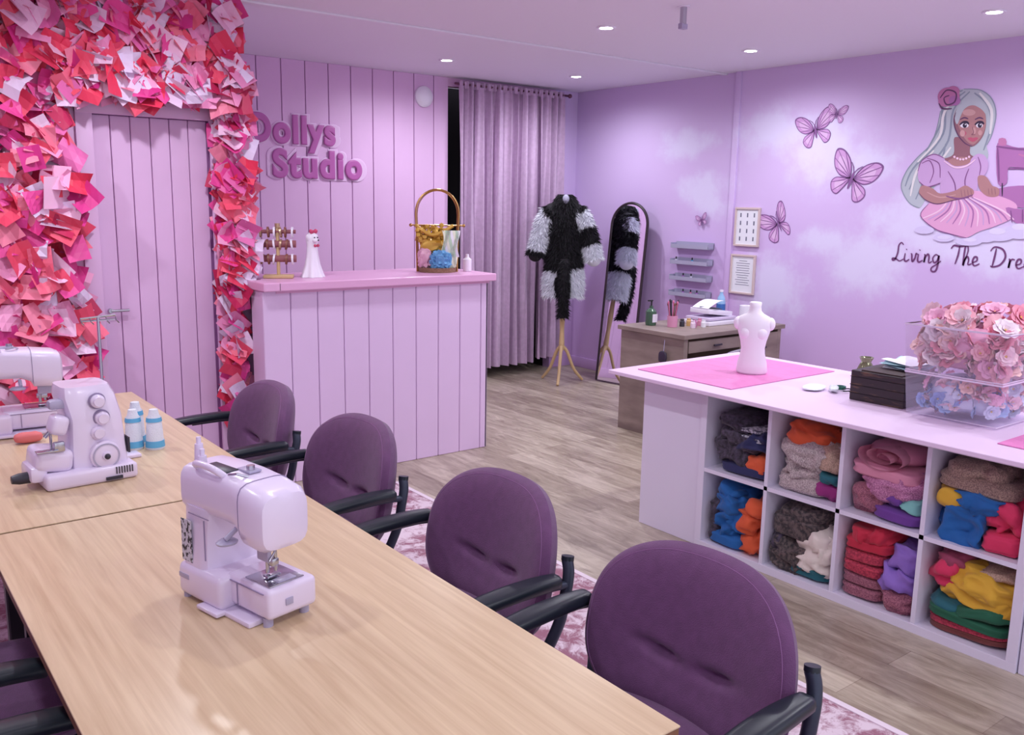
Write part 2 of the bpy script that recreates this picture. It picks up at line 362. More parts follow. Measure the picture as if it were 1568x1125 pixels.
# ---------------------------------------------------------------- chairs
purple=pbr('purple_upholstery',(104,62,106),.75,var=.08,vs=40,sheen=.2,bump=.25,bs=400)
piping=pbr('purple_seam',(140,96,142),.7)
armm=pbr('arm_black',(22,32,42),.35);frame=pbr('chair_frame',(56,62,78),.4,metal=.4)
def sq2disc(a,b):
    r=max(abs(a),abs(b));
    if r==0: return 0,0,0
    th=math.atan2(b,a);n=2.8
    k=(abs(math.cos(th))**n+abs(math.sin(th))**n)**(-1/n)
    return r*k*math.cos(th),r*k*math.sin(th),r
def pad(bb,fn,T,m,n=28):
    for side in(1,-1):
        def g(u,v):
            x,y,r=sq2disc(u*2-1,v*2-1);p,nn=fn(x,y)
            t=T*.5*(1-r**6)**.5 if r<1 else 0
            return p+nn*(t*side)
        bb.grid(g,n,n,m)
def chair(loc,rz,mat_=purple):
    b=B('office_armchair')
    def back(x,y):
        w=.278*(1-.16*max(0,-y)**2-.03*max(0,y))
        lat=x*w;z=.625+y*.217
        fx=-.08*(abs(x)**2.0)+ .075*(y+1)*.5
        bulge=-.034*math.exp(-((y+.55)/.26)**2)*math.exp(-(x/.62)**4)
        crease=.028*math.exp(-((y+.16-.34*(x*x))/.055)**2)*(math.exp(-((abs(x)-.28)/.17)**2))
        return Vector((fx+bulge*.5+crease,lat,z)),Vector((-1,0,.12)).normalized()
    pad(b,back,.09,mat_,52)
    ring=[]
    for i in range(64):
        th=2*math.pi*i/64;n=2.8;k=(abs(math.cos(th))**n+abs(math.sin(th))**n)**(-1/n)*.93
        p,nn=back(k*math.cos(th),k*math.sin(th));t=.045*(1-.93**6)**.5
        ring.append(p+nn*(t+.0002))
    b.tube(ring,.001,piping,5,closed=True)
    def seat(x,y):
        return Vector((-.25+y*.24,x*.245,.455+.02*(1-x*x)*.5-.03*max(0,-y)**3)),Vector((0,0,1))
    pad(b,seat,.085,mat_,24)
    b.box((-.25,0,.40),(.36,.38,.02),frame,.005)
    for s in(-1,1):
        y=s*.298
        pts=cat([(-.31,y,.646),(-.22,y,.655),(-.1,y,.659),(-.02,y,.655)],n=6)
        rings=[]
        for i,p in enumerate(pts):
            t=i/(len(pts)-1);w=.031*(.62+.38*math.sin(math.pi*min(1,.15+t*.85)));h=.017
            if i==0 or i==len(pts)-1: w*=.6;h*=.6
            rings.append([p+Vector((0,w*math.copysign(abs(math.cos(a))**.6,math.cos(a)),h*math.copysign(abs(math.sin(a))**.6,math.sin(a)))) for a in [2*math.pi*j/14 for j in range(14)]])
        b.loft(rings,armm)
        b.tube(cat([(.028,s*.272,.690),(.024,s*.283,.66),(.010,s*.290,.61),(-.008,s*.283,.52),(-.05,s*.25,.42),(-.12,s*.19,.40)]),.0155,frame,10)
        b.cyl((.029,s*.272,.688),(.031,s*.271,.700),.0165,armm)
        b.tube(cat([(.012,s*.290,.632),(-.06,y,.642),(-.2,y,.641)]),.011,frame,8)
        b.tube(cat([(-.05,s*.2,.41),(.02,s*.22,.38),(.06,s*.235,.2),(.10,s*.25,.012)]),.012,frame,8)
        b.tube(cat([(-.44,s*.2,.41),(-.47,s*.22,.38),(-.49,s*.235,.2),(-.50,s*.25,.012)]),.012,frame,8)
        b.tube([(-.45,s*.2,.41),(-.05,s*.2,.41)],.012,frame,8)
    b.tube([(-.2,-.2,.41),(-.2,.2,.41)],.012,frame,8)
    return b.done(loc,rz,ang=60)
for (x,y,rz) in ((1.435,1.195,.05),(1.42,1.90,.0),(1.41,2.72,.04),(1.385,3.46,-.02)):
    chair((x,y,.008),rz)
for (x,y) in ((-.02,2.2),(.01,1.375)): chair((x,y,.008),math.pi)

# ---------------------------------------------------------------- sewing machines
mw=pbr('machine_white',(232,220,242),.28,coat=.3);mg=pbr('machine_grey',(176,170,196),.35);mdk=pbr('machine_dark',(48,44,58),.4);label=pbr('label',(205,205,215),.5,rgb2=(40,40,50),vs=90,contrast=(.45,.5))
mseam=pbr('machine_seam',(150,136,168),.5)
def machine(loc,rz,sc_=1):
    b=B('sewing_machine')
    b.box((.085,0,.045),(.21,.175,.075),mw,.016,3)
    b.box((-.09,-.012,.052),(.20,.135,.066),mw,.012,3)
    b.box((-.055,.0,.006),(.17,.16,.012),mw,.004)
    b.box((.02,.088,.008),(.10,.03,.010),mw,.004)
    for x,y in((.17,.07),(.17,-.07),(-.16,-.06),(-.16,.04)): b.cyl((x,y,0),(x,y,.02),.012,mg)
    def sec(z,x0,x1,y0,y1,r):
        pts=[]
        for j in range(32):
            a=2*math.pi*j/32;n=6
            k=(abs(math.cos(a))**n+abs(math.sin(a))**n)**(-1/n)
            pts.append(Vector(((x0+x1)/2+(x1-x0)/2*k*math.cos(a),(y0+y1)/2+(y1-y0)/2*k*math.sin(a),z)))
        return pts
    b.loft([sec(.07,.055,.187,-.078,.080,1),sec(.12,.065,.186,-.074,.075,1),sec(.19,.062,.186,-.07,.07,1),sec(.215,.05,.186,-.07,.07,1)],mw)
    def asec(x,z0,z1,y0,y1,n=4.5):
        pts=[]
        for j in range(32):
            a=2*math.pi*j/32;k=(abs(math.cos(a))**n+abs(math.sin(a))**n)**(-1/n)
            pts.append(Vector((x,(y0+y1)/2+(y1-y0)/2*k*math.cos(a),(z0+z1)/2+(z1-z0)/2*k*math.sin(a))))
        return pts
    b.loft([asec(.188,.205,.292,-.06,.06),asec(.184,.196,.300,-.07,.07),asec(.10,.196,.305,-.07,.07),asec(.0,.2,.304,-.068,.07),asec(-.06,.198,.300,-.068,.07),asec(-.09,.185,.299,-.07,.072),asec(-.10,.165,.298,-.07,.072),asec(-.165,.16,.290,-.068,.07),asec(-.186,.168,.28,-.06,.062),asec(-.193,.18,.265,-.045,.048,3)],mw)
    b.loft([asec(-.0945,.178,.3,-.0712,.0732),asec(-.0965,.172,.3,-.0712,.0732)],mseam)
    b.box((.09,.0755,.20),(.10,.002,.002),mseam);b.box((.062,.0765,.15),(.002,.003,.09),mseam)
    b.box((-.05,.0565,.05),(.002,.003,.05),mseam);b.box((-.09,.0565,.075),(.16,.003,.0015),mseam)
    b.box((.15,.0785,.135),(.05,.002,.095),label)
    b.box((.155,.086,.055),(.05,.006,.012),mg,.002)
    b.box((.055,.03,.3035),(.11,.04,.006),mdk,.003)
    b.tube(cat([(.000,.05,.298),(.01,.066,.312),(.06,.068,.316),(.11,.066,.312),(.12,.05,.298)]),.008,mw,10)
    b.box((-.02,-.005,.305),(.06,.035,.006),mg,.003)
    b.cyl((-.035,.0,.3),(-.035,.0,.318),.010,metal);b.tube([(-.06,.02,.30),(-.05,.045,.31),(-.02,.05,.305)],.003,metal,6)
    for x,y,h in((.15,.035,.05),(.115,.045,.03)):
        b.cyl((x,y,.295),(x,y,.295+h),.013,mw,.010);b.cyl((x,y,.295+h),(x,y,.31+h),.006,mw)
    b.lathe([(.0,0),(.035,0),(.042,.006),(.042,.022),(.03,.03),(.0,.03)],(.188,-.0,.245),mw,28,RY(math.pi/2))
    for x,z,r in((.12,.25,.028),(.10,.17,.02)): b.lathe([(0,0),(r,0),(r*.9,.014),(0,.014)],(x,-.07,z),mg,24,RX(math.pi/2))
    b.cyl((-.055,.055,.195),(-.055,.085,.178),.006,mg);b.lathe([(0,0),(.024,0),(.026,.004),(.018,.009),(0,.01)],(-.045,.075,.166),mg,20)
    b.cyl((-.135,0,.17),(-.135,0,.105),.004,metal);b.cyl((-.118,.012,.17),(-.118,.012,.10),.005,metal)
    b.box((-.125,.004,.125),(.035,.02,.018),metal,.004);b.box((-.122,.004,.094),(.024,.036,.005),metal,.002)
    b.box((-.135,.03,.15),(.05,.012,.03),mg,.004)
    b.cyl((-.15,.0,.165),(-.165,.035,.14),.003,metal)
    b.box((-.12,-.005,.087),(.11,.095,.003),metal,.001);b.box((-.155,-.01,.089),(.03,.05,.002),mg,.001)
    b.box((-.192,.0,.05),(.003,.02,.015),mg,.001)
    return b.done(loc,rz,sc_,ang=40)
m1=machine((.662,1.772,.74),math.radians(103),(.76,.90,.985))
machine((.475,3.63,.74),math.radians(180-4),1.03)
b=B('overlocker_machine')
b.box((.0,.0,.025),(.27,.24,.05),mw,.012,3)
def bsec(z,x0,x1,y0,y1):
    return [Vector(((x0+x1)/2+(x1-x0)/2*k*math.cos(a),(y0+y1)/2+(y1-y0)/2*k*math.sin(a),z)) for a in [2*math.pi*j/32 for j in range(32)] for k in [(abs(math.cos(a))**6+abs(math.sin(a))**6)**(-1/6)]]
b.loft([bsec(.04,-.055,.125,-.09,.10),bsec(.12,-.05,.12,-.085,.1),bsec(.2,-.045,.115,-.08,.1),bsec(.27,-.06,.10,-.07,.095),bsec(.30,-.055,.085,-.055,.085)],mw)
b.box((-.10,-.03,.085),(.11,.13,.07),mw,.02,3,RY(.15));b.box((-.145,-.03,.05),(.05,.12,.05),mw,.012)
b.box((-.075,-.05,.19),(.05,.07,.06),mw,.015,3,RY(.3));b.box((-.07,-.03,.25),(.05,.04,.03),mg,.01)
b.cyl((-.11,-.03,.15),(-.06,-.03,.2),.006,metal);b.cyl((-.10,-.06,.12),(-.10,-.06,.165),.004,metal)
b.box((-.085,-.088,.13),(.03,.02,.03),metal,.003);b.box((-.12,-.09,.122),(.06,.03,.004),metal,.001)
for x,z,r in((.035,.255,.021),(.045,.2,.021),(.03,.155,.021)):
    b.lathe([(0,0),(r*1.25,0),(r*1.2,.003),(0,.003)],(x,-.078,z),mseam,24,RX(math.pi/2));b.lathe([(0,0),(r,0),(r,.012),(r*.75,.016),(r*.7,.024),(0,.024)],(x,-.080,z),mw,24,RX(math.pi/2))
b.lathe([(0,0),(.046,0),(.046,.015),(.036,.021),(.014,.021),(.012,.03),(0,.03)],(.045,-.086,.082),mw,32,RX(math.pi/2))
b.lathe([(.040,.0),(.040,.0225),(.036,.0225),(.036,0)],(.045,-.086,.082),mg,32,RX(math.pi/2),cap=False);b.sph((.045,-.117,.082),.009,mdk)
for k in range(6): b.box((.122-.0,-.08+k*.012,.10),(.006,.005,.05),mdk)
for k in range(7): b.box((.068+k*.008,-.121,.034),(.003,.004,.022),mdk)
b.box((0.06,-.122,.012),(.05,.006,.010),mdk)
b.lathe([(0,0),(.016,0),(.018,.02),(.017,.055),(.012,.075),(0,.077)],(-.14,-.055,.04),mdk,20,RY(-math.pi/2));b.cyl((-.135,-.055,.04),(-.1,-.055,.04),.008,metal)
for s in(-.12,.12): b.cyl((s,-.09,-.0),(s,-.09,.01),.012,mdk)
b.cyl((.115,.13,.0),(.115,.13,.49),.005,metal);b.bx(-.02,.22,.10,.16,.0,.012,mw,.004)
b.tube([(.06,.13,.487),(.17,.13,.493)],.0035,metal);b.tube([(.07,.16,.475),(.16,.10,.483)],.0035,metal)
for x in(.06,.09,.14,.17): b.tube([(x,.13,.487),(x,.115,.475),(x+.008,.12,.468)],.002,metal,6)
b.done((.585,2.93,.74),.06,.97)
blu=pbr('thread_label',(96,176,216),.5);thr=pbr('thread_white',(228,232,242),.7,bump=.4,bs=300)
b=B('thread_cone')
for i,(x,y) in enumerate(((.0,.06),(.055,.0),(.08,.06),(.115,-.035))):
    h=.15-.012*(i%2)
    b.lathe([(0,0),(.03,0),(.032,.004),(.029,.03),(.024,h*.8),(.018,h*.86),(.014,h),(0,h)],(x,y,0),thr,20)
    b.lathe([(.0,.008),(.0322,.008),(.0305,.03),(.0,.03)],(x,y,0),blu,20);b.lathe([(0,h*.70),(.0268,h*.70),(.0245,h*.8),(0,h*.8)],(x,y,0),blu,20)
b.done((.745,3.16,.74),0)
b=B('pin_cushion');b.lump((0,0,.018),(.09,.05,.035),pbr('coral_fabric',(224,120,120),.8),3,30,.1,sub=3);b.done((.52,3.44,.742))

# ---------------------------------------------------------------- cube shelving / cutting table
X0=3.18;yA=2.672;yB=1.205
b=B('cutting_table')
sw=pbr('shelf_white',(230,224,242),.45)
def kal(b,x0,x1,y0,y1,cols,openx):
    t=.036;iw=.018
    b.bx(x0,x1,y0,y1,0,t,sw,.001,1);b.bx(x0,x1,y0,y1,.77-t,.77,sw,.001,1)
    b.bx(x0,x1,y0,y0+t,t,.77-t,sw,.001,1);b.bx(x0,x1,y1-t,y1,t,.77-t,sw,.001,1)
    b.bx(x0+.002,x1,y0+t,y1-t,.376,.394,sw)
    w=(y1-y0-2*t-(cols-1)*iw)/cols
    for k in range(1,cols): b.bx(x0+.002,x1,y0+t+k*w+(k-1)*iw,y0+t+k*w+k*iw,t,.77-t,sw)
    b.bx(x1-.005,x1,y0+.01,y1-.01,.01,.76,sw)
    return w
w=kal(b,X0,X0+.39,yB,yA,4,-1)
b.bx(X0+.012,3.98,2.676,3.05,0,.77,sw,.002,1)
b.bx(X0+.012,3.98,.83,yB-.004,0,.77,sw,.002,1)
b.bx(X0+.40,3.98,yB,yA,0,.77,sw)
b.bx(3.045,4.05,.62,3.16,.772,.79,pbr('table_top_pink',(236,212,238),.4),.002,1)
b.done(smooth=False)
mat_p=pbr('cutting_mat_pink',(226,132,192),.55,var=.03,vs=30)
for (x0,x1,y0,y1) in((3.17,3.97,2.5,3.08),(3.22,3.95,.75,1.37)):
    b=B('cutting_mat');b.bx(x0,x1,y0,y1,.791,.794,mat_p)
    gl=pbr('mat_lines',(238,170,214),.6)
    for k in range(1,8):
        xx=x0+(x1-x0)*k/8;b.bx(xx-.0006,xx+.0006,y0+.02,y1-.02,.794,.7943,gl)
    b.done(smooth=False)
def fab(n,c,rgb2=None,vs=40,**k):
    return pbr('fabric_'+n,c,.75,rgb2=rgb2,vs=vs,sheen=.15,bump=.1,bs=150,**k)
seq=dict(contrast=(.40,.60))
FC={'black':fab('black',(30,26,36),(80,70,90),60),'navy':fab('navy',(36,40,86)),'orange':fab('orange',(222,92,50)),'silver':fab('silver',(206,192,190),(150,134,136),220,**seq),
'magenta':fab('magenta',(150,40,120)),'teal':fab('teal',(30,100,112)),'dusty':fab('dusty',(216,142,166)),'pinkglit':fab('pinkglit',(212,146,184),(160,90,134),220,**seq),
'mint':fab('mint',(130,196,190)),'purple':fab('purple',(110,60,150)),'gold':fab('gold',(184,158,140),(130,106,98),220,**seq),'blue':fab('blue',(20,96,166)),
'mustard':fab('mustard',(220,172,52)),'coral':fab('coral',(220,50,96)),'cream':fab('cream',(230,218,208)),'brownpat':fab('brownpat',(100,86,84),(46,40,44),70,**seq),
'red':fab('red',(196,34,64)),'lilac':fab('lilac',(146,112,200)),'rose':fab('rose',(160,66,98)),'green':fab('green',(22,94,66)),'beige':fab('beige',(196,166,146),(160,132,116),200,**seq),
'brown':fab('brown',(120,60,56)),'magaz':fab('magaz',(220,220,230),(70,70,90),70,**seq),'white':fab('white',(230,230,240)),'redpat':fab('redpat',(196,60,84),(150,36,62),120,**seq),'roseglit':fab('roseglit',(176,110,126),(130,70,92),200,**seq)}
cells={
(0,1):[('navy',-.02,0,.28,.05,'f'),('black',.05,.04,.22,.10,'c'),('orange',-.09,.02,.13,.08,'c'),('black',.0,.12,.26,.08,'c'),('navy',-.05,.12,.18,.08,'c'),('magaz',-.03,.165,.2,.025,'f'),('black',.05,.19,.18,.06,'c'),('magaz',-.02,.205,.18,.02,'f'),('white',.03,.13,.1,.04,'c')],
(1,1):[('silver',.03,0,.25,.07,'f'),('magenta',-.09,0,.13,.07,'c'),('silver',.03,.05,.24,.1,'c'),('teal',-.1,.07,.1,.05,'c'),('silver',0,.12,.29,.1,'c'),('orange',.02,.20,.22,.08,'c'),('beige',-.1,.13,.1,.09,'c')],
(2,1):[('roseglit',.08,0,.14,.10,'c'),('purple',-.05,0,.2,.05,'f'),('mint',-.10,.05,.1,.06,'c'),('purple',-.04,.05,.1,.06,'c'),('pinkglit',0,.08,.28,.09,'c'),('dusty',.02,.15,.3,.06,'f'),('dusty',.02,.195,.27,.10,'r')],
(3,1):[('blue',.06,0,.2,.13,'c'),('coral',-.09,0,.14,.07,'f'),('coral',-.09,.06,.14,.12,'c'),('mustard',.10,.12,.12,.07,'c'),('blue',.0,.12,.2,.09,'c'),('gold',.02,.19,.3,.06,'f'),('gold',.04,.23,.22,.06,'c')],
(0,0):[('black',.12,0,.08,.2,'c'),('blue',.05,0,.2,.06,'f'),('blue',.04,.05,.2,.12,'c'),('orange',-.08,0,.12,.12,'c'),('orange',-.06,.1,.12,.11,'c'),('blue',.05,.15,.16,.10,'c'),('orange',-.1,.19,.1,.06,'c'),('blue',.06,.23,.12,.06,'c')],
(1,0):[('brownpat',.06,0,.2,.13,'c'),('teal',-.04,0,.2,.05,'f'),('cream',-.06,.03,.2,.14,'c'),('cream',-.09,.12,.12,.09,'c'),('brownpat',.04,.15,.26,.09,'f'),('brownpat',.02,.22,.24,.07,'c'),('black',.12,.05,.1,.1,'c')],
(2,0):[('roseglit',.07,0,.18,.05,'f'),('roseglit',-.08,0,.15,.08,'c'),('roseglit',.07,.05,.18,.05,'f'),('redpat',.07,.10,.18,.05,'f'),('redpat',.07,.15,.18,.05,'f'),('lilac',-.08,.07,.15,.11,'c'),('lilac',-.09,.16,.13,.1,'c'),('red',.06,.20,.20,.05,'f'),('red',.05,.24,.18,.06,'c')],
(3,0):[('brown',0,0,.3,.03,'f'),('redpat',0,.025,.3,.03,'f'),('green',0,.05,.3,.04,'f'),('teal',.08,.08,.14,.05,'c'),('green',-.04,.085,.24,.05,'c'),('mustard',-.02,.12,.28,.08,'c'),('mustard',-.04,.17,.24,.09,'c'),('coral',.09,.18,.16,.09,'c'),('beige',-.08,.24,.16,.05,'c'),('rose',.08,.25,.12,.05,'c')],
}
sd=1
for (k,row),items in cells.items():
    yc=yA-.036-w/2-k*(w+.018);z0=.037 if row==0 else .395
    b=B('folded_fabric_pile')
    for (cn,dy,z,wy,hz,kind) in items:
        sd+=1;c=(X0+.175+R.uniform(-.012,.008),yc+dy,z0+z+hz/2+.003)
        wy=min(wy,2*(w/2-.004-abs(dy))+.0)
        if kind=='f': b.lump(c,(.29,wy,hz*1.15),FC[cn],sd,7,.10,.42,4,fold=.026,rot=RX(R.uniform(-.05,.05)),fine=.1)
        elif kind=='r':
            nn=70;sp=[]
            for a in range(nn):
                th=a/nn*4.2*math.pi;rad=.012+.004*th
                sp.append((rad*math.cos(th)*1.6,rad*math.sin(th)*.85))
            def rg(u,v):
                i0=int(u*(nn-1));q=sp[min(i0,nn-1)]
                return Vector((X0+.02+v*.28+.008*math.sin(u*20),yc+dy+q[0]+.004*math.sin(v*9+u*14),c[2]+q[1]))
            b.grid(rg,nn-1,10,FC[cn])
            b.lump((c[0]+.02,c[1],c[2]),(.26,wy*.93,hz*.9),FC[cn],sd,10,.08,.8,3)
        else: b.lump(c,(.30,wy*1.04,hz*1.25),FC[cn],sd,8,.34,.6,5 if wy>.15 else 4,rot=RX(R.uniform(-.25,.25)),st=(1.0,1.0,1.6),warp=1.3,fine=.2)
    b.done(ang=180)

plaster=pbr('bust_white',(244,240,248),.5)
b=B('mannequin_bust')
S=[(0,.070,.058),(.01,.074,.060),(.05,.070,.056),(.10,.058,.044),(.125,.056,.042),(.16,.062,.046),(.20,.074,.050),(.235,.083,.048),(.26,.085,.044),(.278,.070,.038),(.292,.042,.034),(.305,.030,.030),(.325,.027,.027),(.345,.029,.028),(.348,.024,.023)]
rings=[]
for z,a,d in S:
    rings.append([Vector((a*math.cos(t),d*math.sin(t)-.01*math.sin(z*9),z)) for t in [2*math.pi*i/32 for i in range(32)]])
b.loft(rings,plaster)
for s in(-1,1):
    b.sph((s*.033,-.032,.200),(.032,.028,.034),plaster);b.sph((s*.076,-.002,.243),(.022,.030,.032),plaster)
b.done((3.57,2.70,.795),math.radians(-55),1.0,ang=180)

b=B('storage_crate')
bk=pbr('black_wood',(44,34,38),.5,rgb2=(100,74,58),vs=9,stretch=(1,1,8),contrast=(.32,.42))
b.bx(-.14,.14,-.12,.12,0,.128,bk,.003)
for z in(.03,.065,.1): b.bx(-.142,.142,-.122,.122,z,z+.002,pbr('crate_gap',(10,8,10),.8))
b.bx(-.13,.12,-.1,.08,.128,.134,pbr('leather_brown',(60,40,40),.6),.002)
b.done((3.59,1.975,.791),.03,smooth=False)
b=B('tissue_papers')
for i in range(5):
    m=pbr(['paper_white','paper_mint'][i%2],[(238,240,248),(176,216,224)][i%2],.8)
    a=R.uniform(-.4,.4);ox,oy=R.uniform(-.01,.02),R.uniform(-.01,.01)
    def f(u,v,a=a,i=i,ox=ox,oy=oy):
        p=RZ(a)@Vector(((u-.5)*.2,(v-.5)*.15,0));return p+Vector((ox,oy,.003+.006*i+.012*abs(math.sin(u*5+i))*v))
    b.grid(f,10,6,m)
b.done((3.65,1.95,.926),smooth=True)
b=B('glass_vase');b.lathe([(0,0),(.026,0),(.036,.02),(.040,.045),(.030,.07),(.022,.082),(.034,.105),(.030,.105),(.018,.082),(0,.07)],(0,0,0),pbr('olive_glass',(120,120,90),.15,metal=.3));b.done((3.93,2.31,.791))
b=B('tape_dispenser')
b.lump((0,0,.012),(.10,.04,.022),pbr('clear_film',(226,236,236),.2),4,30,.2,sub=3);b.lathe([(.016,0),(.024,0),(.024,.014),(.016,.014)],(.05,-.03,.002),pbr('tape_green',(40,110,90),.4),20,cap=False)
b.tube(cat([(-.02,-.04,.006),(.0,-.07,.006),(.03,-.08,.006),(.05,-.06,.006),(.02,-.04,.006)]),.003,mdk)
b.done((3.53,2.22,.793),.6)
b=B('cloth_scrap');b.lump((0,0,.008),(.14,.09,.014),pbr('scrap_white',(236,240,246),.8),9,22,.25,sub=3);b.done((3.50,2.30,.792),.3)

def clear_mat():
    m=bpy.data.materials.new('clear_plastic');m.use_nodes=True;nt=m.node_tree;N=nt.nodes;L=nt.links;N.remove(N['Principled BSDF'])
    t=N.new('ShaderNodeBsdfTransparent');t.inputs[0].default_value=(.97,.96,.99,1);g=N.new('ShaderNodeBsdfGlossy');g.inputs['Roughness'].default_value=.1
    g.inputs[0].default_value=(.9,.9,1,1);x=N.new('ShaderNodeMixShader');x.inputs[0].default_value=.07
    d=N.new('ShaderNodeBsdfDiffuse');d.inputs[0].default_value=(.86,.82,.93,1);x2=N.new('ShaderNodeMixShader');x2.inputs[0].default_value=.12
    L.new(t.outputs[0],x.inputs[1]);L.new(g.outputs[0],x.inputs[2]);L.new(x.outputs[0],x2.inputs[1]);L.new(d.outputs[0],x2.inputs[2])
    L.new(x2.outputs[0],N['Material Output'].inputs[0]);return m
clr=clear_mat();rimm=pbr('box_rim',(226,210,232),.3)
def flower(b,c,r,m,seed,cm):
    q=random.Random(seed);ax=Vector((q.uniform(-1,.4),q.uniform(-1,1),q.uniform(-.2,1))).normalized()
    M=Matrix.Translation(c)@ax.to_track_quat('Z','Y').to_matrix().to_4x4()
    for ringi,(np_,op,sc2) in enumerate(((6,1.2,1),(5,.85,.78),(4,.45,.55))):
        for k in range(np_):
            A=2*math.pi*k/np_+ringi*.5+q.uniform(-.15,.15)
            def f(u,v,A=A,op=op,sc2=sc2):
                l=u*r*sc2;wd=r*sc2*.95*math.sin(math.pi*min(1,.15+u*.72))**.8*(v-.5)*1.1
                el=op*(.35+.65*u)
                return M@(RZ(A)@Vector((l*math.sin(el)*1.0+.002,wd,l*math.cos(el)*.8+.25*abs(v-.5)*r*sc2)))
            b.grid(f,4,3,m)
    b.sph(M@Vector((0,0,r*.12)),r*.13,cm,6)
fm=[pbr('flower_'+str(i),c,.7) for i,c in enumerate([(252,192,204),(253,220,228),(248,164,186),(252,208,202),(242,182,212),(250,234,242)])]
fb=[pbr('flower_blue_'+str(i),c,.7) for i,c in enumerate([(160,190,236),(220,226,248),(244,206,220),(140,168,226)])]
fy=pbr('flower_centre',(240,200,110),.6);leafm=pbr('leaf_green',(120,140,120),.6)
bx0,bx1,by0,by1=3.39,3.79,1.44,1.84;zb=.7955
b=B('flower_storage_box')
for (z0,z1,ins) in((zb,zb+.165,.012),(zb+.17,zb+.355,0)):
    def fr(i): return [(bx0+i,by0+i),(bx1-i,by0+i),(bx1-i,by1-i),(bx0+i,by1-i)]
    lo=fr(ins+.012);hi=fr(ins)
    for k in range(4):
        a,c=lo[k],lo[(k+1)%4];d,e=hi[(k+1)%4],hi[k]
        b.poly([(a[0],a[1],z0),(c[0],c[1],z0),(d[0],d[1],z1),(e[0],e[1],z1)],clr)
    b.poly([(p[0],p[1],z0) for p in lo],clr)
    b.tube([(p[0],p[1],z1) for p in hi],.004,rimm,6,closed=True)
    b.tube([(p[0],p[1],z0+.003) for p in lo],.0025,rimm,6,closed=True)
seed=0
for _ in range(160):
    seed+=1;x=R.uniform(bx0+.05,bx1-.05);y=R.uniform(by0+.045,by1-.045)
    if R.random()<.75: 
        if R.random()<.5:x=R.uniform(bx0+.04,bx0+.07)
        else: y=R.uniform(by0+.035,by0+.065)
    z=R.uniform(zb+.19,zb+.345);flower(b,(x,y,z),R.uniform(.034,.05),R.choice(fm),seed,fy)
for _ in range(36):
    seed+=1;flower(b,(R.uniform(bx0+.05,bx1-.05),R.uniform(by0+.05,by1-.05),R.uniform(zb+.35,zb+.41)),R.uniform(.04,.056),R.choice(fm),seed,fy)
for _ in range(120):
    seed+=1;x=R.uniform(bx0+.06,bx1-.06);y=R.uniform(by0+.06,by1-.06)
    if R.random()<.8:
        if R.random()<.5:x=R.uniform(bx0+.05,bx0+.075)
        else: y=R.uniform(by0+.05,by0+.075)
    z=R.uniform(zb+.03,zb+.145);flower(b,(x,y,z),R.uniform(.022,.034),R.choice(fb if z<zb+.07 or R.random()<.3 else fm),seed,fy)
for _ in range(12):
    x=R.uniform(bx0+.05,bx1-.05);y=R.uniform(by0+.05,by1-.05);z=R.uniform(zb+.18,zb+.33)
    b.sph((x,y,z),(.03,.012,.006),leafm,6,RZ(R.uniform(0,6))@RY(R.uniform(-1,1)))
b.lump(((bx0+bx1)/2,(by0+by1)/2,zb+.27),(.31,.29,.16),fm[4],5,20,.15,sub=3,sq=.5)
b.lump(((bx0+bx1)/2,(by0+by1)/2,zb+.085),(.29,.27,.13),fb[1],6,20,.15,sub=3,sq=.5)
b.done(ang=60)

# ---------------------------------------------------------------- desk and things on it
dw=pbr('grey_oak',(156,140,130),.5,rgb2=(120,104,98),vs=3,stretch=(1,1,4),contrast=(.3,.7))
b=B('writing_desk')
b.bx(4.47,5.56,3.93,4.56,.72,.75,dw,.002,1)
b.bx(4.49,4.53,3.95,4.54,0,.72,dw,.001,1);b.bx(5.50,5.54,3.95,4.54,0,.72,dw,.001,1);b.bx(5.10,5.13,3.97,4.54,0.0,.72,dw,.001,1)
b.bx(4.53,5.5,4.50,4.53,.3,.72,dw)
for z0,z1 in((.04,.25),(.27,.48),(.50,.70)):
    b.bx(5.135,5.495,3.945,3.97,z0,z1,dw,.002,1);b.cyl((5.28,3.93,(z0+z1)/2),(5.35,3.93,(z0+z1)/2),.006,mdk)
b.bx(4.54,5.09,3.95,3.97,.62,.70,dw,.002,1);b.cyl((4.78,3.935,.66),(4.86,3.935,.66),.006,mdk)
b.done(smooth=False)
b=B('soap_bottle');b.lathe([(0,0),(.032,0),(.034,.01),(.034,.085),(.02,.10),(.012,.105),(.012,.12),(0,.12)],(0,0,0),pbr('green_bottle',(70,100,80),.15));b.bx(-.02,.02,-.036,-.032,.02,.07,white);b.cyl((0,0,.12),(0,0,.15),.005,black);b.box((-.01,0,.152),(.04,.012,.008),black,.002);b.done((4.66,4.42,.751),0,1.15)
b=B('brush_holder')
b.lathe([(0,0),(.035,0),(.037,.08),(.033,.08),(.031,.006),(0,.006)],(0,0,0),pbr('pink_ceramic',(216,150,180),.3))
for i in range(9):
    a=i*.7;c_=pbr(['handle_brown','handle_pink','handle_dark'][i%3],[(120,80,60),(220,120,160),(50,40,50)][i%3],.4)
    b.cyl((.012*math.cos(a),.012*math.sin(a),.01),(.035*math.cos(a),.035*math.sin(a),.15+.01*(i%3)),.004,c_,n=8)
    b.sph((.036*math.cos(a),.036*math.sin(a),.16+.01*(i%3)),(.007,.007,.014),c_,6)
b.done((4.72,4.27,.751))
b=B('small_jars')
for i,(x,y,c_) in enumerate(((.0,0,(230,210,225)),(.05,.03,(190,120,160)),(.1,-.01,(235,235,240)),(.0,.1,(60,60,70)),(.07,.10,(220,180,120)),(.14,.06,(210,140,170)))):
    b.lathe([(0,0),(.018,0),(.018,.035),(.014,.04),(.014,.052),(0,.052)],(x,y,0),pbr(f'jar_{i}',c_,.25),16)
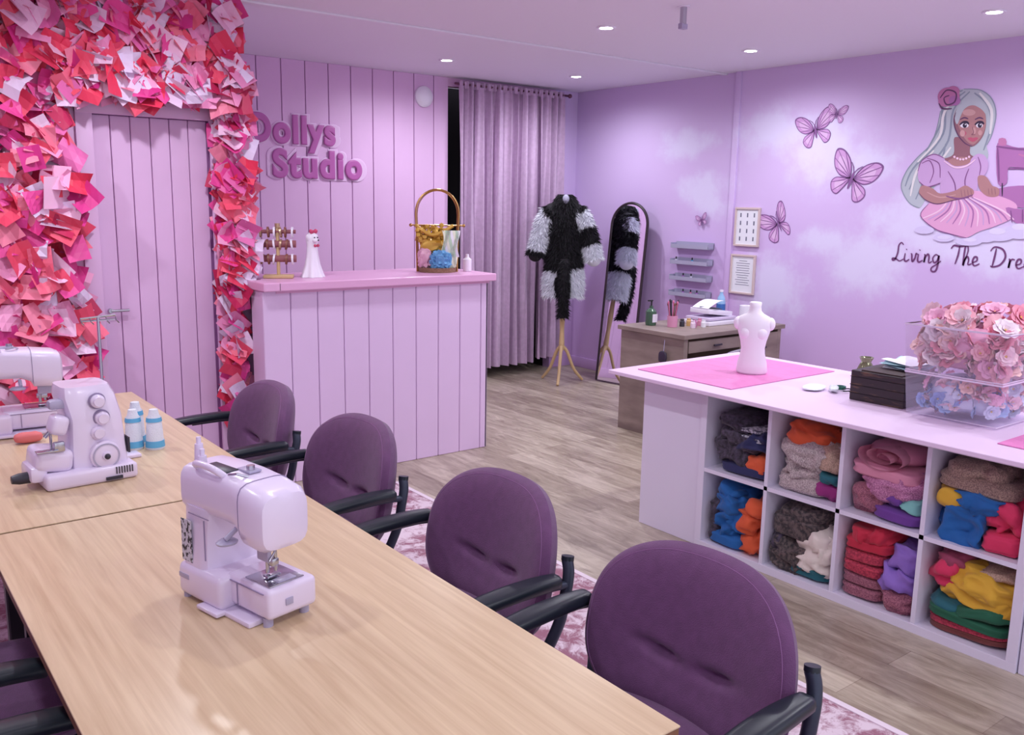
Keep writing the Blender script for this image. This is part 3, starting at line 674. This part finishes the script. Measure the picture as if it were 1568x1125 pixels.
b.done((4.80,4.15,.751))
b=B('paper_tray_stack')
b.bx(-.16,.16,-.12,.12,0,.03,white,.004);b.bx(-.15,.15,-.11,.11,.035,.055,pbr('tray_lilac',(214,200,226),.4),.004)
b.box((0,0,.085),(.26,.18,.035),white,.004,2,RY(.12));b.box((-.03,-.02,.115),(.16,.12,.006),pbr('card_dark',(60,70,90),.5),0,1,RZ(.4)@RY(.15))
b.grid(lambda u,v:Vector((-.13+u*.22,-.08+v*.15,.12+.05*math.sin(u*2.2))),8,3,white)
b.done((5.12,4.26,.751))
b=B('water_bottle');b.lathe([(0,0),(.033,0),(.033,.13),(.026,.16),(.012,.185),(.013,.2),(0,.2)],(0,0,0),pbr('bottle_blue',(150,190,225),.1));b.lathe([(0,.05),(.0345,.05),(.0345,.11),(0,.11)],(0,0,0),pbr('label_blue',(60,110,180),.4));b.cyl((0,0,.2),(0,0,.215),.014,white);b.done((5.42,4.42,.751))
b=B('paper_roll');b.lathe([(.012,0),(.05,0),(.05,.12),(.012,.12)],(0,0,0),white,cap=False);b.done((5.42,4.18,.751))
b=B('hanging_charm')
b.tube([(4.466,4.10,.70),(4.46,4.10,.62)],.003,metal,6);b.lump((4.452,4.10,.58),(.022,.07,.09),pbr('charm_dark',(50,40,60),.4),2,30,.15,sub=3);b.lump((4.45,4.10,.53),(.02,.06,.05),pbr('charm_pink',(180,90,130),.5),3,30,.15,sub=3);b.done()
b=B('desk_chair');gm=pbr('chair_grey',(84,82,96),.5)
b.box((0,0,.45),(.42,.42,.05),gm,.02,3)
for o_ in(-.2,-.215): b.grid(lambda u,v,o_=o_:Vector(((u-.5)*.38,o_-.05*math.cos((u-.5)*3),.50+v*.16)),12,6,gm)
b.tube(cat([(-.2,-.19,.45),(-.21,-.2,.56),(-.19,-.22,.66),(0,-.27,.69),(.19,-.22,.66),(.21,-.2,.56),(.2,-.19,.45)]),.01,metal)
for sx in(-1,1):
    for sy in(-1,1): b.cyl((sx*.18,sy*.18,.43),(sx*.21,sy*.21,0),.012,metal)
b.done((4.80,3.90,0),0,.98)

sh=pbr('nail_shelf_grey',(170,168,192),.4)
b=B('nail_polish_rack')
for z in(1.24,1.105,.97,.835):
    b.bx(5.80,5.878,4.90,5.31,z-.005,z+.003,sh,.001,1);b.bx(5.80,5.803,4.90,5.31,z,z+.028,sh);b.bx(5.872,5.878,4.90,5.31,z,z+.05,sh)
    for y in(4.9,5.307): b.bx(5.80,5.878,y,y+.003,z,z+.04,sh)
    for k in range(5):
        if R.random()<.55:
            y=4.93+k*.085+R.uniform(-.01,.01);c_=R.choice([(90,160,200),(210,130,170),(170,120,190),(220,220,235)])
            b.cyl((5.835,y,z+.003),(5.835,y,z+.035),.011,pbr('polish_%d_%d_%d'%c_,c_,.2),n=12);b.cyl((5.835,y,z+.035),(5.835,y,z+.055),.006,black,n=10)
b.done(smooth=False)
oakf=pbr('frame_oak',(210,190,186),.5);inkm=pbr('print_ink',(110,110,130),.7)
def pic(y0,y1,z0,z1,grid):
    b=B('picture_frame');x=5.858;t=.016
    b.bx(x-.012,x,y0+t,y1-t,z0+t,z1-t,pbr('print_paper',(232,234,240),.6))
    for a in((y0,y1,z0,z0+t),(y0,y1,z1-t,z1),(y0,y0+t,z0+t,z1-t),(y1-t,y1,z0+t,z1-t)): b.bx(x-.022,x,*a,oakf,.002,1)
    if grid:
        for i in range(4):
            for j in range(3):
                yy=y0+.055+j*(y1-y0-.11)/2;zz=z0+.06+i*(z1-z0-.12)/3
                b.bx(x-.0128,x-.012,yy-.006,yy+.006,zz-.016,zz+.016,inkm)
    else:
        for i in range(11):
            zz=z1-.05-i*.019;ww=(.07 if i else .04)*R.uniform(.7,1)
            b.bx(x-.0128,x-.012,(y0+y1)/2-ww,(y0+y1)/2+ww,zz-.002,zz+.002,inkm)
    b.done(smooth=False)
pic(4.435,4.675,1.28,1.585,True);pic(4.45,4.69,.90,1.215,False)

# ---------------------------------------------------------------- mural artwork painted on right wall
MX=5.8585
LAY=[0]
def ap(x,y,l=0):
    q=(x-784)-.0167*(562.5-y);g=(562.5-y)+.0167*(x-784)
    Fh=1349.1+.18212*g;X=.61153*Fh+.79122*q;Y=.79122*Fh-.61153*q;z=.98328*g-249.8
    t=5.858/X
    return Vector((MX-.0006*l,Y*t,1.6+z*t))
def nl(l): LAY[0]+=1;return l+LAY[0]*.02
def fill(b,pts,m,l,n=5): l=nl(l);b.poly([ap(p.x,p.y,l) for p in cat([(x,y,0) for x,y in pts],True,n)],m)
def ell(b,x,y,rx,ry,m,l,a=0):
    l=nl(l);b.poly([ap(x+rx*math.cos(t)*math.cos(a)-ry*math.sin(t)*math.sin(a),y+rx*math.cos(t)*math.sin(a)+ry*math.sin(t)*math.cos(a),l) for t in [2*math.pi*i/24 for i in range(24)]],m)
def stroke(b,P3,wd,m):
    L_,R_=[],[];k=len(P3)
    for i,p in enumerate(P3):
        d=(P3[min(i+1,k-1)]-P3[max(i-1,0)]);n=Vector((0,-d.z,d.y));
        if n.length==0: n=Vector((0,0,1))
        n.normalize();ww=wd*(.55+.45*math.sin(math.pi*i/max(1,k-1)));L_.append(p+n*ww);R_.append(p-n*ww)
    b.loft([[a,c] for a,c in zip(L_,R_)],m,cap=False,closed=False)
def line(b,pts,wd,m,l): l=nl(l);stroke(b,[ap(p.x,p.y,l) for p in cat([(x,y,0) for x,y in pts],n=5)],wd,m)
pt=lambda n,c:pbr('paint_'+n,c,.6)
hair=pt('hair',(182,190,198));hair2=pt('hair2',(140,150,166));hair3=pt('hair3',(226,224,224));skin=pt('skin',(176,128,130));skin2=pt('skin2',(146,100,112));skin3=pt('skin3',(200,156,156));outl=pt('outline',(98,60,100))
drs=pt('dress',(200,164,210));drs2=pt('dress2',(224,166,206));drs3=pt('dress3',(240,204,228));rose=pt('rose',(190,120,166));mach=pt('machine',(172,112,170));mach2=pt('machine2',(132,80,136));eyew=pt('eye',(236,236,244));eyed=pt('eyed',(50,38,64));lip=pt('lip',(190,90,116))
b=B('wall_mural_girl')
fill(b,[(1440,170),(1452,146),(1476,136),(1502,138),(1519,152),(1525,175),(1519,205),(1511,222),(1513,240),(1500,262),(1470,250),(1452,262),(1436,280),(1420,300),(1408,318),(1392,310),(1380,286),(1388,262),(1404,242),(1424,222),(1434,198)],hair,0)
for pts in([(1478,140),(1450,165),(1444,205),(1412,250),(1392,290)],[(1485,140),(1460,168),(1452,215),(1425,255),(1402,305)],[(1492,142),(1512,160),(1518,190),(1506,230)],[(1446,180),(1432,220),(1398,258),(1386,285)],[(1474,138),(1446,156),(1440,190),(1418,232)],[(1448,220),(1440,250),(1416,290)]): line(b,pts,.007,hair2,1)
for pts in([(1470,140),(1446,172),(1438,210),(1405,248)],[(1500,142),(1518,168),(1516,205)],[(1456,225),(1430,262),(1410,300)],[(1430,230),(1404,262),(1394,300)]): line(b,pts,.009,hair3,2)
line(b,[(1440,170),(1434,198),(1424,222),(1404,242),(1388,262),(1380,286),(1392,310),(1408,318)],.0035,hair2,2)
line(b,[(1476,136),(1502,138),(1519,152),(1525,175),(1519,205),(1511,222)],.0035,hair2,2)
fill(b,[(1462,210),(1484,218),(1486,236),(1500,244),(1494,262),(1450,262),(1440,246),(1460,236)],skin2,3)
fill(b,[(1452,246),(1470,240),(1490,244),(1490,258),(1460,258)],skin,3.5)
fill(b,[(1464,168),(1474,160),(1492,158),(1506,166),(1510,186),(1507,204),(1498,218),(1488,224),(1476,218),(1466,204),(1460,186)],skin2,4)
fill(b,[(1468,170),(1478,162),(1494,161),(1506,168),(1510,186),(1506,203),(1497,216),(1489,221),(1479,214),(1471,200),(1466,186)],skin,4.3)
ell(b,1484,172,10,5,skin3,4.6);ell(b,1475,204,5,4,lip,4.5);ell(b,1474,204,4,5,skin3,4.7);ell(b,1501,203,3,4,skin3,4.7);ell(b,1492,200,2.5,5,skin3,4.8)
fill(b,[(1462,176),(1470,160),(1488,150),(1508,160),(1512,178),(1504,168),(1490,161),(1476,168),(1466,190)],hair,5)
for ex,rx in((1477,6.5),(1500,5.2)):
    ell(b,ex,192,rx,3.6,eyew,5);ell(b,ex+.6,192,3.2,3.6,eyed,6);ell(b,ex+1.6,190.6,1,1,eyew,6.6);line(b,[(ex-7,191),(ex-2,187),(ex+4,187),(ex+7,190)],.007,eyed,7);line(b,[(ex-7,183),(ex,180),(ex+6,182)],.0045,outl,6)
line(b,[(1489,194),(1491,203),(1488,206),(1494,206)],.003,skin2,6);fill(b,[(1482,212),(1487,210),(1490,211),(1495,210),(1498,212),(1490,217)],lip,6)
line(b,[(1464,172),(1461,188),(1467,206),(1478,219),(1489,224)],.003,outl,6)
for (x,y,r_) in((1453,148,17),(1447,155,10),(1460,140,10),(1462,154,9)): ell(b,x,y,r_,r_*.85,rose if r_>9.5 else mach,5+(r_<12))
line(b,[(1440,150),(1450,138),(1464,142),(1462,156),(1450,160),(1446,150),(1454,146)],.005,outl,7);line(b,[(1438,158),(1444,166),(1458,166)],.005,outl,7)
fill(b,[(1446,246),(1462,254),(1480,252),(1494,244),(1498,270),(1490,300),(1446,304),(1440,272)],drs,5)
fill(b,[(1446,300),(1490,292),(1524,298),(1556,312),(1552,332),(1524,346),(1500,354),(1478,364),(1456,358),(1432,350),(1410,330),(1422,312)],drs2,5)
for k in range(16):
    x=1412+k*9.4;line(b,[(1455+k*2.4,302),(1436+k*6.4+3,322),(x,348-abs(k-8)*1.7)],.005,[drs3,drs,mach][k%3],6)
line(b,[(1422,312),(1410,330),(1432,350),(1456,358),(1480,364)],.003,mach2,6.5)
fill(b,[(1406,262),(1412,246),(1430,236),(1446,242),(1450,262),(1440,280),(1420,286),(1408,278)],drs,6)
fill(b,[(1486,248),(1496,236),(1508,238),(1514,252),(1508,268),(1494,272)],drs,6)
for pts in([(1412,250),(1424,246),(1430,262),(1424,280)],[(1420,242),(1438,250),(1440,272)],[(1498,240),(1502,254),(1500,268)],[(1406,262),(1412,246),(1430,236),(1446,242)],[(1408,278),(1420,286),(1440,280)],[(1452,262),(1462,280),(1464,300)],[(1484,258),(1478,276),(1480,296)]): line(b,pts,.0035,mach2,7)
fill(b,[(1412,284),(1428,288),(1440,296),(1462,292),(1478,284),(1488,290),(1484,302),(1462,306),(1436,312),(1418,306),(1408,296)],skin,7)
line(b,[(1408,296),(1418,306),(1436,312),(1462,306),(1484,302)],.003,outl,7.4);line(b,[(1420,294),(1440,302),(1464,298)],.004,skin3,7.4)
fill(b,[(1498,270),(1510,270),(1520,284),(1530,290),(1528,300),(1512,300),(1500,288)],skin,7)
ell(b,1480,294,12,8,skin,8);ell(b,1520,292,11,7,skin,8)
for k in range(4): line(b,[(1472+k*5,290),(1474+k*5,303)],.002,skin2,9)
for k in range(3): line(b,[(1514+k*5,288),(1515+k*5,298)],.002,skin2,9)
line(b,[(1449,300),(1470,304),(1490,298)],.005,mach2,8);line(b,[(1446,246),(1462,256),(1480,254),(1494,244)],.005,drs3,8)
for k in range(6): ell(b,1462+k*4.5,240+2*math.sin(k/5*math.pi)*2,1.8,1.8,drs3,8)
fill(b,[(1526,224),(1536,220),(1560,226),(1590,224),(1606,230),(1608,300),(1584,304),(1580,262),(1556,256),(1544,258),(1542,280),(1528,280)],mach,4,3)
fill(b,[(1520,292),(1560,284),(1612,288),(1614,308),(1566,318),(1524,308)],mach,4,3);ell(b,1612,258,9,22,mach2,5)
line(b,[(1526,224),(1560,228),(1606,230)],.006,mach2,6);line(b,[(1528,226),(1530,278)],.006,mach2,6);line(b,[(1544,258),(1580,262),(1582,300)],.006,mach2,6);line(b,[(1535,280),(1535,300)],.004,eyed,6);fill(b,[(1530,212),(1540,212),(1541,222),(1530,222)],rose,5,2)
line(b,[(1560,236),(1575,240),(1590,238)],.006,rose,6)
fill(b,[(1540,318),(1566,320),(1614,310),(1612,340),(1560,344)],mach,4,3);line(b,[(1548,322),(1550,340)],.004,mach2,6);line(b,[(1566,320),(1566,340)],.004,mach2,6)
cloudp=pt('cloud',(214,204,238));cloud2=pt('cloud2',(224,216,243))
for (x,y,rx,ry) in((1416,352,15,6),(1446,364,16,6),(1484,370,20,6),(1530,360,26,9),(1562,354,22,12),(1590,352,26,14),(1510,364,16,7)): ell(b,x,y,rx,ry,cloudp,9)
for (x,y,rx,ry) in((1446,363,10,3),(1486,367,10,3),(1528,354,13,5),(1562,347,12,5)): ell(b,x,y,rx,ry,cloud2,10)
b.done(smooth=False)
bw=pt('wing',(206,158,210));bw2=pt('wing2',(222,186,224));bo=pt('wing_line',(130,86,142))
def butterfly(y,z,s,a,sq=1.0):
    b=B('wall_butterfly')
    def P(u,v,l,mir):
        u=u*mir*(sq if mir>0 else 1);c_,s_=math.cos(a),math.sin(a)
        return Vector((MX-.0006*l,y-(u*c_-v*s_)*s,z+(u*s_+v*c_)*s))
    up=[(.03,.02),(.14,.28),(.34,.42),(.5,.40),(.5,.24),(.42,.08),(.28,-.02),(.12,-.03)]
    lo=[(.03,-.03),(.16,-.03),(.32,-.08),(.38,-.2),(.30,-.34),(.18,-.36),(.1,-.22)]
    for mir in(1,-1):
        for wi,W in enumerate((up,lo)):
            cx=sum(p[0] for p in W)/len(W);cy=sum(p[1] for p in W)/len(W)
            for sc2,m,l in((1,bo,1),(.88,bw,2),(.5,bw2,3)):
                b.poly([P(q.x,q.y,l+wi*.4+(mir>0)*.15,mir) for q in cat([(cx+(p[0]-cx)*sc2,cy+(p[1]-cy)*sc2,0) for p in W],True,4)],m)
            for p in W[1:-1:1]:
                stroke(b,[P(.03,0,4,mir),P(p[0]*.5,p[1]*.5,4,mir),P(p[0]*.97,p[1]*.97,4,mir)],.0026*s/.3,bo)
        stroke(b,[P(0,.1,4,mir),P(.05,.2,4,mir),P(.12,.27,4,mir)],.003*s/.3,bo)
    b.poly([P(.03*math.cos(t),.17*math.sin(t)-.03,5,1) for t in [2*math.pi*i/16 for i in range(16)]],bo)
    b.done(smooth=False)
butterfly(4.005,2.15,.31,.25);butterfly(3.84,2.25,.16,-.15);butterfly(3.68,1.80,.39,-.35);butterfly(4.27,1.47,.34,.55,.6);butterfly(5.03,1.475,.12,.3)
ink=pt('ink',(112,62,114))
LT={'L':(.55,[[(.48,.9),(.36,1.02),(.24,.85),(.22,.45),(.12,.1),(0,.02),(-.02,.12),(.14,.12),(.34,.0),(.54,.12)]]),
'i':(.27,[[(.02,.45),(.0,.12),(.08,0),(.25,.12)],[(.06,.64),(.08,.68)]]),'v':(.33,[[(.0,.42),(.05,.4),(.1,.02),(.22,.2),(.26,.46),(.34,.4)]]),
'n':(.4,[[(0,.42),(.04,.4),(.02,.0),(.06,.28),(.17,.46),(.24,.34),(.24,.06),(.3,.0),(.4,.1)]]),
'g':(.38,[[(.26,.4),(.12,.46),(.0,.26),(.08,.03),(.22,.14),(.28,.42),(.26,-.1),(.18,-.42),(.0,-.44),(-.02,-.26),(.2,-.06),(.4,.14)]]),
' ':(.42,[]),'T':(.5,[[(-.05,.82),(.08,1.0),(.35,.96),(.68,1.04)],[(.34,.98),(.3,.5),(.2,.02)]]),'h':(.42,[[(.06,.1),(.2,.7),(.16,1.0),(.06,.9),(.04,.0),(.1,.3),(.2,.45),(.27,.3),(.26,.04),(.42,.1)]]),
'e':(.32,[[(.0,.16),(.18,.26),(.18,.44),(.06,.44),(.0,.2),(.1,.0),(.32,.12)]]),'D':(.72,[[(.18,.95),(.14,.5),(.08,.02)],[(-.06,.8),(.1,1.02),(.45,.92),(.6,.55),(.42,.14),(.1,.0),(0,.06)]]),
'r':(.3,[[(.0,.44),(.05,.4),(.03,.0),(.06,.28),(.14,.44),(.26,.42)]]),'a':(.38,[[(.26,.38),(.12,.46),(.0,.22),(.08,.0),(.22,.14),(.26,.42),(.26,.06),(.38,.08)]]),
'm':(.58,[[(0,.42),(.04,.4),(.02,.0),(.06,.28),(.15,.46),(.2,.34),(.2,.0),(.24,.28),(.34,.46),(.4,.3),(.4,.04),(.56,.1)]])}
b=B('wall_script_lettering');cu_=0;sx=.142;sz=.122
for ch in 'Living The Dream':
    adv,st=LT[ch]
    for s_ in st:
        stroke(b,[Vector((MX-.0012,3.315-(cu_+p.x)*sx,1.245+p.y*sz)) for p in cat([(a,c_,0) for a,c_ in s_],n=6)],.0062,ink)
    cu_+=adv+.03
b.done(smooth=False)

# ---------------------------------------------------------------- mirror
b=B('standing_mirror')
mirm=pbr('mirror_glass',(235,235,245),.02,metal=1);mfr=pbr('mirror_frame',(46,34,40),.35)
hw=.195;ht=1.60
out=[(-hw,0),( -hw,ht-hw)]+[(-hw*math.cos(t),ht-hw+hw*math.sin(t)) for t in [math.pi*i/20 for i in range(1,20)]]+[(hw,ht-hw),(hw,0)]
b.poly([(-.004,p[0],p[1]+.01) for p in out],mirm);b.poly([(.012,p[0],p[1]+.01) for p in out],mfr)
b.tube([(0,p[0],p[1]+.012) for p in out],.013,mfr,8,closed=True)
o=b.done((5.56,5.70,.0));o.rotation_euler=(0,math.radians(6.0),math.radians(8))

# ---------------------------------------------------------------- coat on stand
wood=pbr('stand_wood',(206,176,130),.5)
fk=pbr('fur_black',(20,18,24),.8);fw=pbr('fur_white',(232,234,242),.85)
b=B('fur_coat_on_stand')
b.lathe([(0,.30),(.02,.30),(.026,.36),(.02,.5),(.026,.62),(.02,.8),(0,.8)],(0,0,0),wood)
for k in range(3):
    a=math.radians(-100+120*k);pts=cat([(.01*math.cos(a),.01*math.sin(a),.34),(.06*math.cos(a),.06*math.sin(a),.28),(.13*math.cos(a),.13*math.sin(a),.12),(.22*math.cos(a),.22*math.sin(a),.012)]);b.tube(pts,[.017-.004*i/len(pts) for i in range(len(pts))],wood,8)
q=random.Random(3)
def hairs(gen,count,L_,pick):
    T={}
    for _ in range(count):
        p,n,u=gen();dr=(n*.75+Vector((0,0,-.75))+Vector((q.uniform(-.45,.45),q.uniform(-.45,.45),q.uniform(-.3,.3)))).normalized()
        s_=dr.cross(Vector((q.uniform(-1,1),q.uniform(-1,1),q.uniform(-1,1)))).normalized()*.0045;l=L_*q.uniform(.5,1.3)
        m=pick(p,u);t=T.setdefault(m,bmesh.new());t.faces.new([t.verts.new(p-s_),t.verts.new(p+s_),t.verts.new(p+dr*l)])
    for m,t in T.items(): b.add(t,m)
BP=[(.80,.165,.115),(.95,.172,.12),(1.1,.16,.118),(1.25,.15,.112),(1.38,.155,.112),(1.48,.175,.112),(1.56,.17,.105),(1.62,.125,.095),(1.67,.09,.085),(1.72,.06,.06)]
def body_r(z):
    for (a,b1,c1),(d,e,f) in zip(BP,BP[1:]):
        if z<=d:
            t=max(0,(z-a)/(d-a));t=t*t*(3-2*t);return b1+(e-b1)*t,c1+(f-c1)*t
    return BP[-1][1:]
def bcol(p,u=0):
    x,z=p.x,p.z;wv=.02*math.sin(z*23+x*9)
    if z<1.06+wv and (x>.045+wv*.5 or x<-.075-wv*.5): return fw
    if 1.40<z<1.60 and abs(x)>.105+wv and p.y<.05 and x>0: return fw
    return fk
def rowpt(i,j,nz=46,nj=60):
    z=.80+.92*i/nz;a,c=body_r(z);t=2*math.pi*j/nj;k=1+.05*noise.noise(Vector((math.cos(t)*3,math.sin(t)*3,z*9)))
    return Vector((a*k*math.cos(t),c*k*math.sin(t),z))
T={fk:bmesh.new(),fw:bmesh.new()}
for i in range(46):
    for j in range(60):
        P4=[rowpt(i,j),rowpt(i,j+1),rowpt(i+1,j+1),rowpt(i+1,j)];m=bcol(sum(P4,Vector())/4);t=T[m];t.faces.new([t.verts.new(p) for p in P4])
for m,t in T.items(): b.add(t,m)
def gbody():
    z=q.uniform(.80,1.72);a,c=body_r(z);th=q.uniform(0,6.283);return Vector((a*math.cos(th),c*math.sin(th),z)),Vector((math.cos(th),math.sin(th),0)),0
hairs(gbody,11000,.05,bcol)
# black tippet hanging down the front
tp=cat([(0,-.12,1.15),(0,-.135,1.0),(.0,-.13,.80),(0,-.10,.62)],n=6);b.tube(tp,[.042-.012*i/len(tp) for i in range(len(tp))],fk,12)
def gtip():
    u=q.uniform(0,len(tp)-1.001);i=int(u);p=tp[i].lerp(tp[i+1],u-i);a=q.uniform(0,6.283);n=Vector((math.cos(a),math.sin(a),0));return p+n*.036,n,u
hairs(gtip,2000,.045,lambda p,u:fk)
b.sph((0,-.075,1.675),(.032,.03,.045),pbr('lining_grey',(170,170,190),.7))
def sleeve(pts,r0,r1,col):
    cs=cat(pts,n=6);k=len(cs);rr=[r0+(r1-r0)*i/(k-1) for i in range(k)]
    for i in range(k-1): b.tube([cs[i],cs[i+1]],[rr[i],rr[i+1]],col(cs[i],i/(k-1)),14)
    def g():
        u=q.uniform(0,k-1.001);i=int(u);p=cs[i].lerp(cs[i+1],u-i);d=(cs[i+1]-cs[i]).normalized();n=d.cross(Vector((q.gauss(0,1),q.gauss(0,1),q.gauss(0,1)))).normalized();return p+n*rr[i]*.97,n,u/(k-1)
    hairs(g,4200,.05,col)
    b.sph(cs[-1],rr[-1]*.98,col(cs[-1],1),12);b.sph(cs[0],rr[0]*.98,col(cs[0],0),12)
sleeve([(-.12,0,1.57),(-.175,-.01,1.50),(-.21,-.015,1.38),(-.24,-.02,1.27),(-.262,-.025,1.18)],.075,.066,lambda p,u:fk if u<.14+.05*math.sin(p.y*60) or u>.86 else fw)
sleeve([(.10,0,1.57),(.165,-.01,1.50),(.205,-.015,1.38),(.24,-.02,1.26),(.268,-.025,1.15)],.075,.072,lambda p,u:fw if (.12<u<.38 and p.y<.0) or u>.70 else fk)
b.done((5.22,6.03,0),math.radians(-38),.97,smooth=False)

# ---------------------------------------------------------------- counter objects
b=B('jewellery_stand')
jw=pbr('stand_walnut',(136,84,70),.45);jb=pbr('bangle_gold',(190,160,130),.35,metal=.6);jr=pbr('roll_velvet',(150,90,96),.7)
b.bx(-.09,.09,-.05,.05,0,.02,wood,.004);b.cyl((0,0,.02),(0,0,.31),.011,wood)
for z in(.12,.21,.285):
    b.cyl((-.11,0,z),(.11,0,z),.022 if z<.25 else .012,jr)
    for k in range(6):
        x=-.095+k*.036+R.uniform(-.006,.006)
        if abs(x)<.015: continue
        b.lathe([(.026,-.006),(.033,-.006),(.033,.006),(.026,.006)],(x,0,z-.004),[jb,jw,white][k%3],18,RY(math.pi/2+R.uniform(-.2,.2)),cap=False)
b.cyl((0,0,.31),(0,0,.335),.016,jb);b.done((2.075,4.88,1.149),-.5,.92)
b=B('ghost_dog_figurine')
gw=pbr('ceramic_white',(244,240,250),.3)
rings=[]
for z,r_,am in((0,.068,.16),(.02,.06,.14),(.07,.046,.08),(.12,.038,.04),(.16,.034,.0),(.185,.032,0),(.205,.036,0),(.225,.038,0),(.245,.030,0),(.258,.014,0)):
    rings.append([Vector((r_*(1+am*math.sin(t*7))*math.cos(t),r_*(1+am*math.sin(t*7))*math.sin(t)*.9,z)) for t in [2*math.pi*i/56 for i in range(56)]])
b.loft(rings,gw);b.sph((-.012,-.034,.212),(.018,.022,.014),gw)
for s in(-1,1): b.sph((s*.033,.0,.222),(.01,.014,.026),gw,10,RY(s*.4));b.sph((s*.013-.004,-.034,.228),.0045,mdk,8)
b.sph((-.012,-.056,.214),.005,mdk,8)
bp=pbr('bow_pink',(206,70,110),.5)
for s in(-1,1): b.sph((s*.018,-.012,.262),(.018,.01,.013),bp,10,RY(-s*.4));b.sph((s*.013,-.034,.182),(.012,.006,.009),bp,8)
b.sph((0,-.014,.262),.008,bp,8);b.done((2.275,4.86,1.149),.45,1.0)
b=B('gift_basket')
gold=pbr('gold_wire',(190,150,90),.3,metal=1);goldf=pbr('gold_floral',(206,164,70),.4,metal=.3);bl=pbr('blue_pom',(110,170,214),.8)
arc=[(-.13,0,.0),(-.135,0,.25),(-.14,0,.36)]+[(-.14*math.cos(t),0,.38+.15*math.sin(t)) for t in [math.pi*i/16 for i in range(17)]]+[(.14,0,.36),(.135,0,.25),(.13,0,0)]
b.tube(arc,.006,gold,8);b.tube([(-.17,0,.3),(.17,0,.3)],.005,gold);b.tube([(p[0]*.93,.01,p[2]*.985) for p in arc],.0035,gold,6)
for s in(-1,1): b.sph((s*.172,0,.3),.011,gold,8)
b.lathe([(0,0),(.12,0),(.125,.025),(.128,.03),(.12,.03),(.11,.012),(0,.012)],(0,0,0),pbr('basket_cane',(150,120,90),.6,bump=1,bs=90),28)
for _ in range(90):
    a=q.uniform(-.13,.05);b.lump((a,q.uniform(-.05,.04),q.uniform(.2,.30)),(.03,.02,.03),goldf,q.randint(0,99),60,.3,sub=1)
b.tube(cat([(-.14,-.01,.3),(-.1,-.04,.27),(-.03,-.05,.24),(.05,-.04,.27),(.1,-.02,.3)]),.012,goldf,6)
b.lump((.02,-.06,.075),(.13,.09,.12),bl,3,40,.35,sub=4);b.lump((-.08,-.04,.09),(.09,.08,.13),pbr('mix_pink',(220,170,190),.6),4,30,.3,sub=3)
for k in range(9):
    x=.03+k*.011;b.grid(lambda u,v,x=x,k=k:Vector((x+u*.02+.01*math.sin(v*5+k),-.055-.02*math.sin(v*3),.27-v*.17)),2,8,pbr('ribbon_'+str(k%3),[(236,240,214),(190,220,190),(240,240,246)][k%3],.5))
b.lump((-.03,-.02,.17),(.17,.08,.09),goldf,8,30,.3,sub=3);b.lump((.09,-.02,.08),(.08,.06,.14),pbr('ribbon_0',(236,240,214),.5),7,30,.3,sub=3)
b.done((3.15,4.88,1.149),-.55,.98)
b=B('pump_bottle');b.lathe([(0,0),(.026,0),(.028,.005),(.028,.075),(.012,.09),(.010,.11),(0,.11)],(0,0,0),gw);b.done((3.35,4.83,1.149))

# ---------------------------------------------------------------- ceiling items
b=B('ceiling_pipe_hook');b.cyl((0,0,-.09),(0,0,-.0),.018,metal);b.box((0,0,-.1),(.045,.03,.03),mg,.004);b.cyl((0,0,-.004),(0,0,0),.035,white);b.done((3.76,3.43,H))
gl=bpy.data.materials.new('led_glow');gl.use_nodes=True;gp=gl.node_tree.nodes['Principled BSDF'];gp.inputs['Emission Color'].default_value=(.93,.95,1,1);gp.inputs['Emission Strength'].default_value=30
PW=49
for (x,y) in((3.85,4.12),(3.85,5.84),(5.12,5.82),(5.12,4.05),(5.05,2.42),(3.85,2.42),(3.85,.7),(5.1,.7),(1.35,4.0),(.1,4.0),(1.35,2.2),(.0,2.2),(1.35,.4),(-.1,.4),(2.5,-1.0)):
    b=B('ceiling_downlight');b.lathe([(.040,-.006),(.056,-.008),(.060,0),(.040,0)],(0,0,0),white,24,cap=False);b.lathe([(0,-.005),(.041,-.005),(.041,-.001),(0,-.001)],(0,0,0),gl,24)
    o=b.done((x,y,H-.001))
    near=(x<2 and y<3)
    l=bpy.data.lights.new('spot','SPOT');l.energy=PW*(.55 if near else 1);l.color=(.90,.92,1);l.shadow_soft_size=.045;l.spot_size=math.radians(170);l.spot_blend=.8
    lo=bpy.data.objects.new('lamp',l);COL.objects.link(lo);lo.parent=o;lo.location=(0,0,-.03)
w_=bpy.data.worlds.new('World');sc.world=w_;w_.use_nodes=True;bg=w_.node_tree.nodes['Background'];bg.inputs[0].default_value=(.84,.84,1,1);bg.inputs[1].default_value=1.2

# ---------------------------------------------------------------- camera
cam=bpy.data.cameras.new('camera');co=bpy.data.objects.new('camera',cam);COL.objects.link(co)
cam.sensor_width=36;cam.lens=36*1372/1568;cam.clip_start=.05
pitch=math.atan(254/1372)
Mx=RZ(-math.radians(37.7))@RX(math.pi/2-pitch)@RZ(.0167)
co.matrix_world=Matrix.Translation((0,0,1.6))@Mx
sc.camera=co
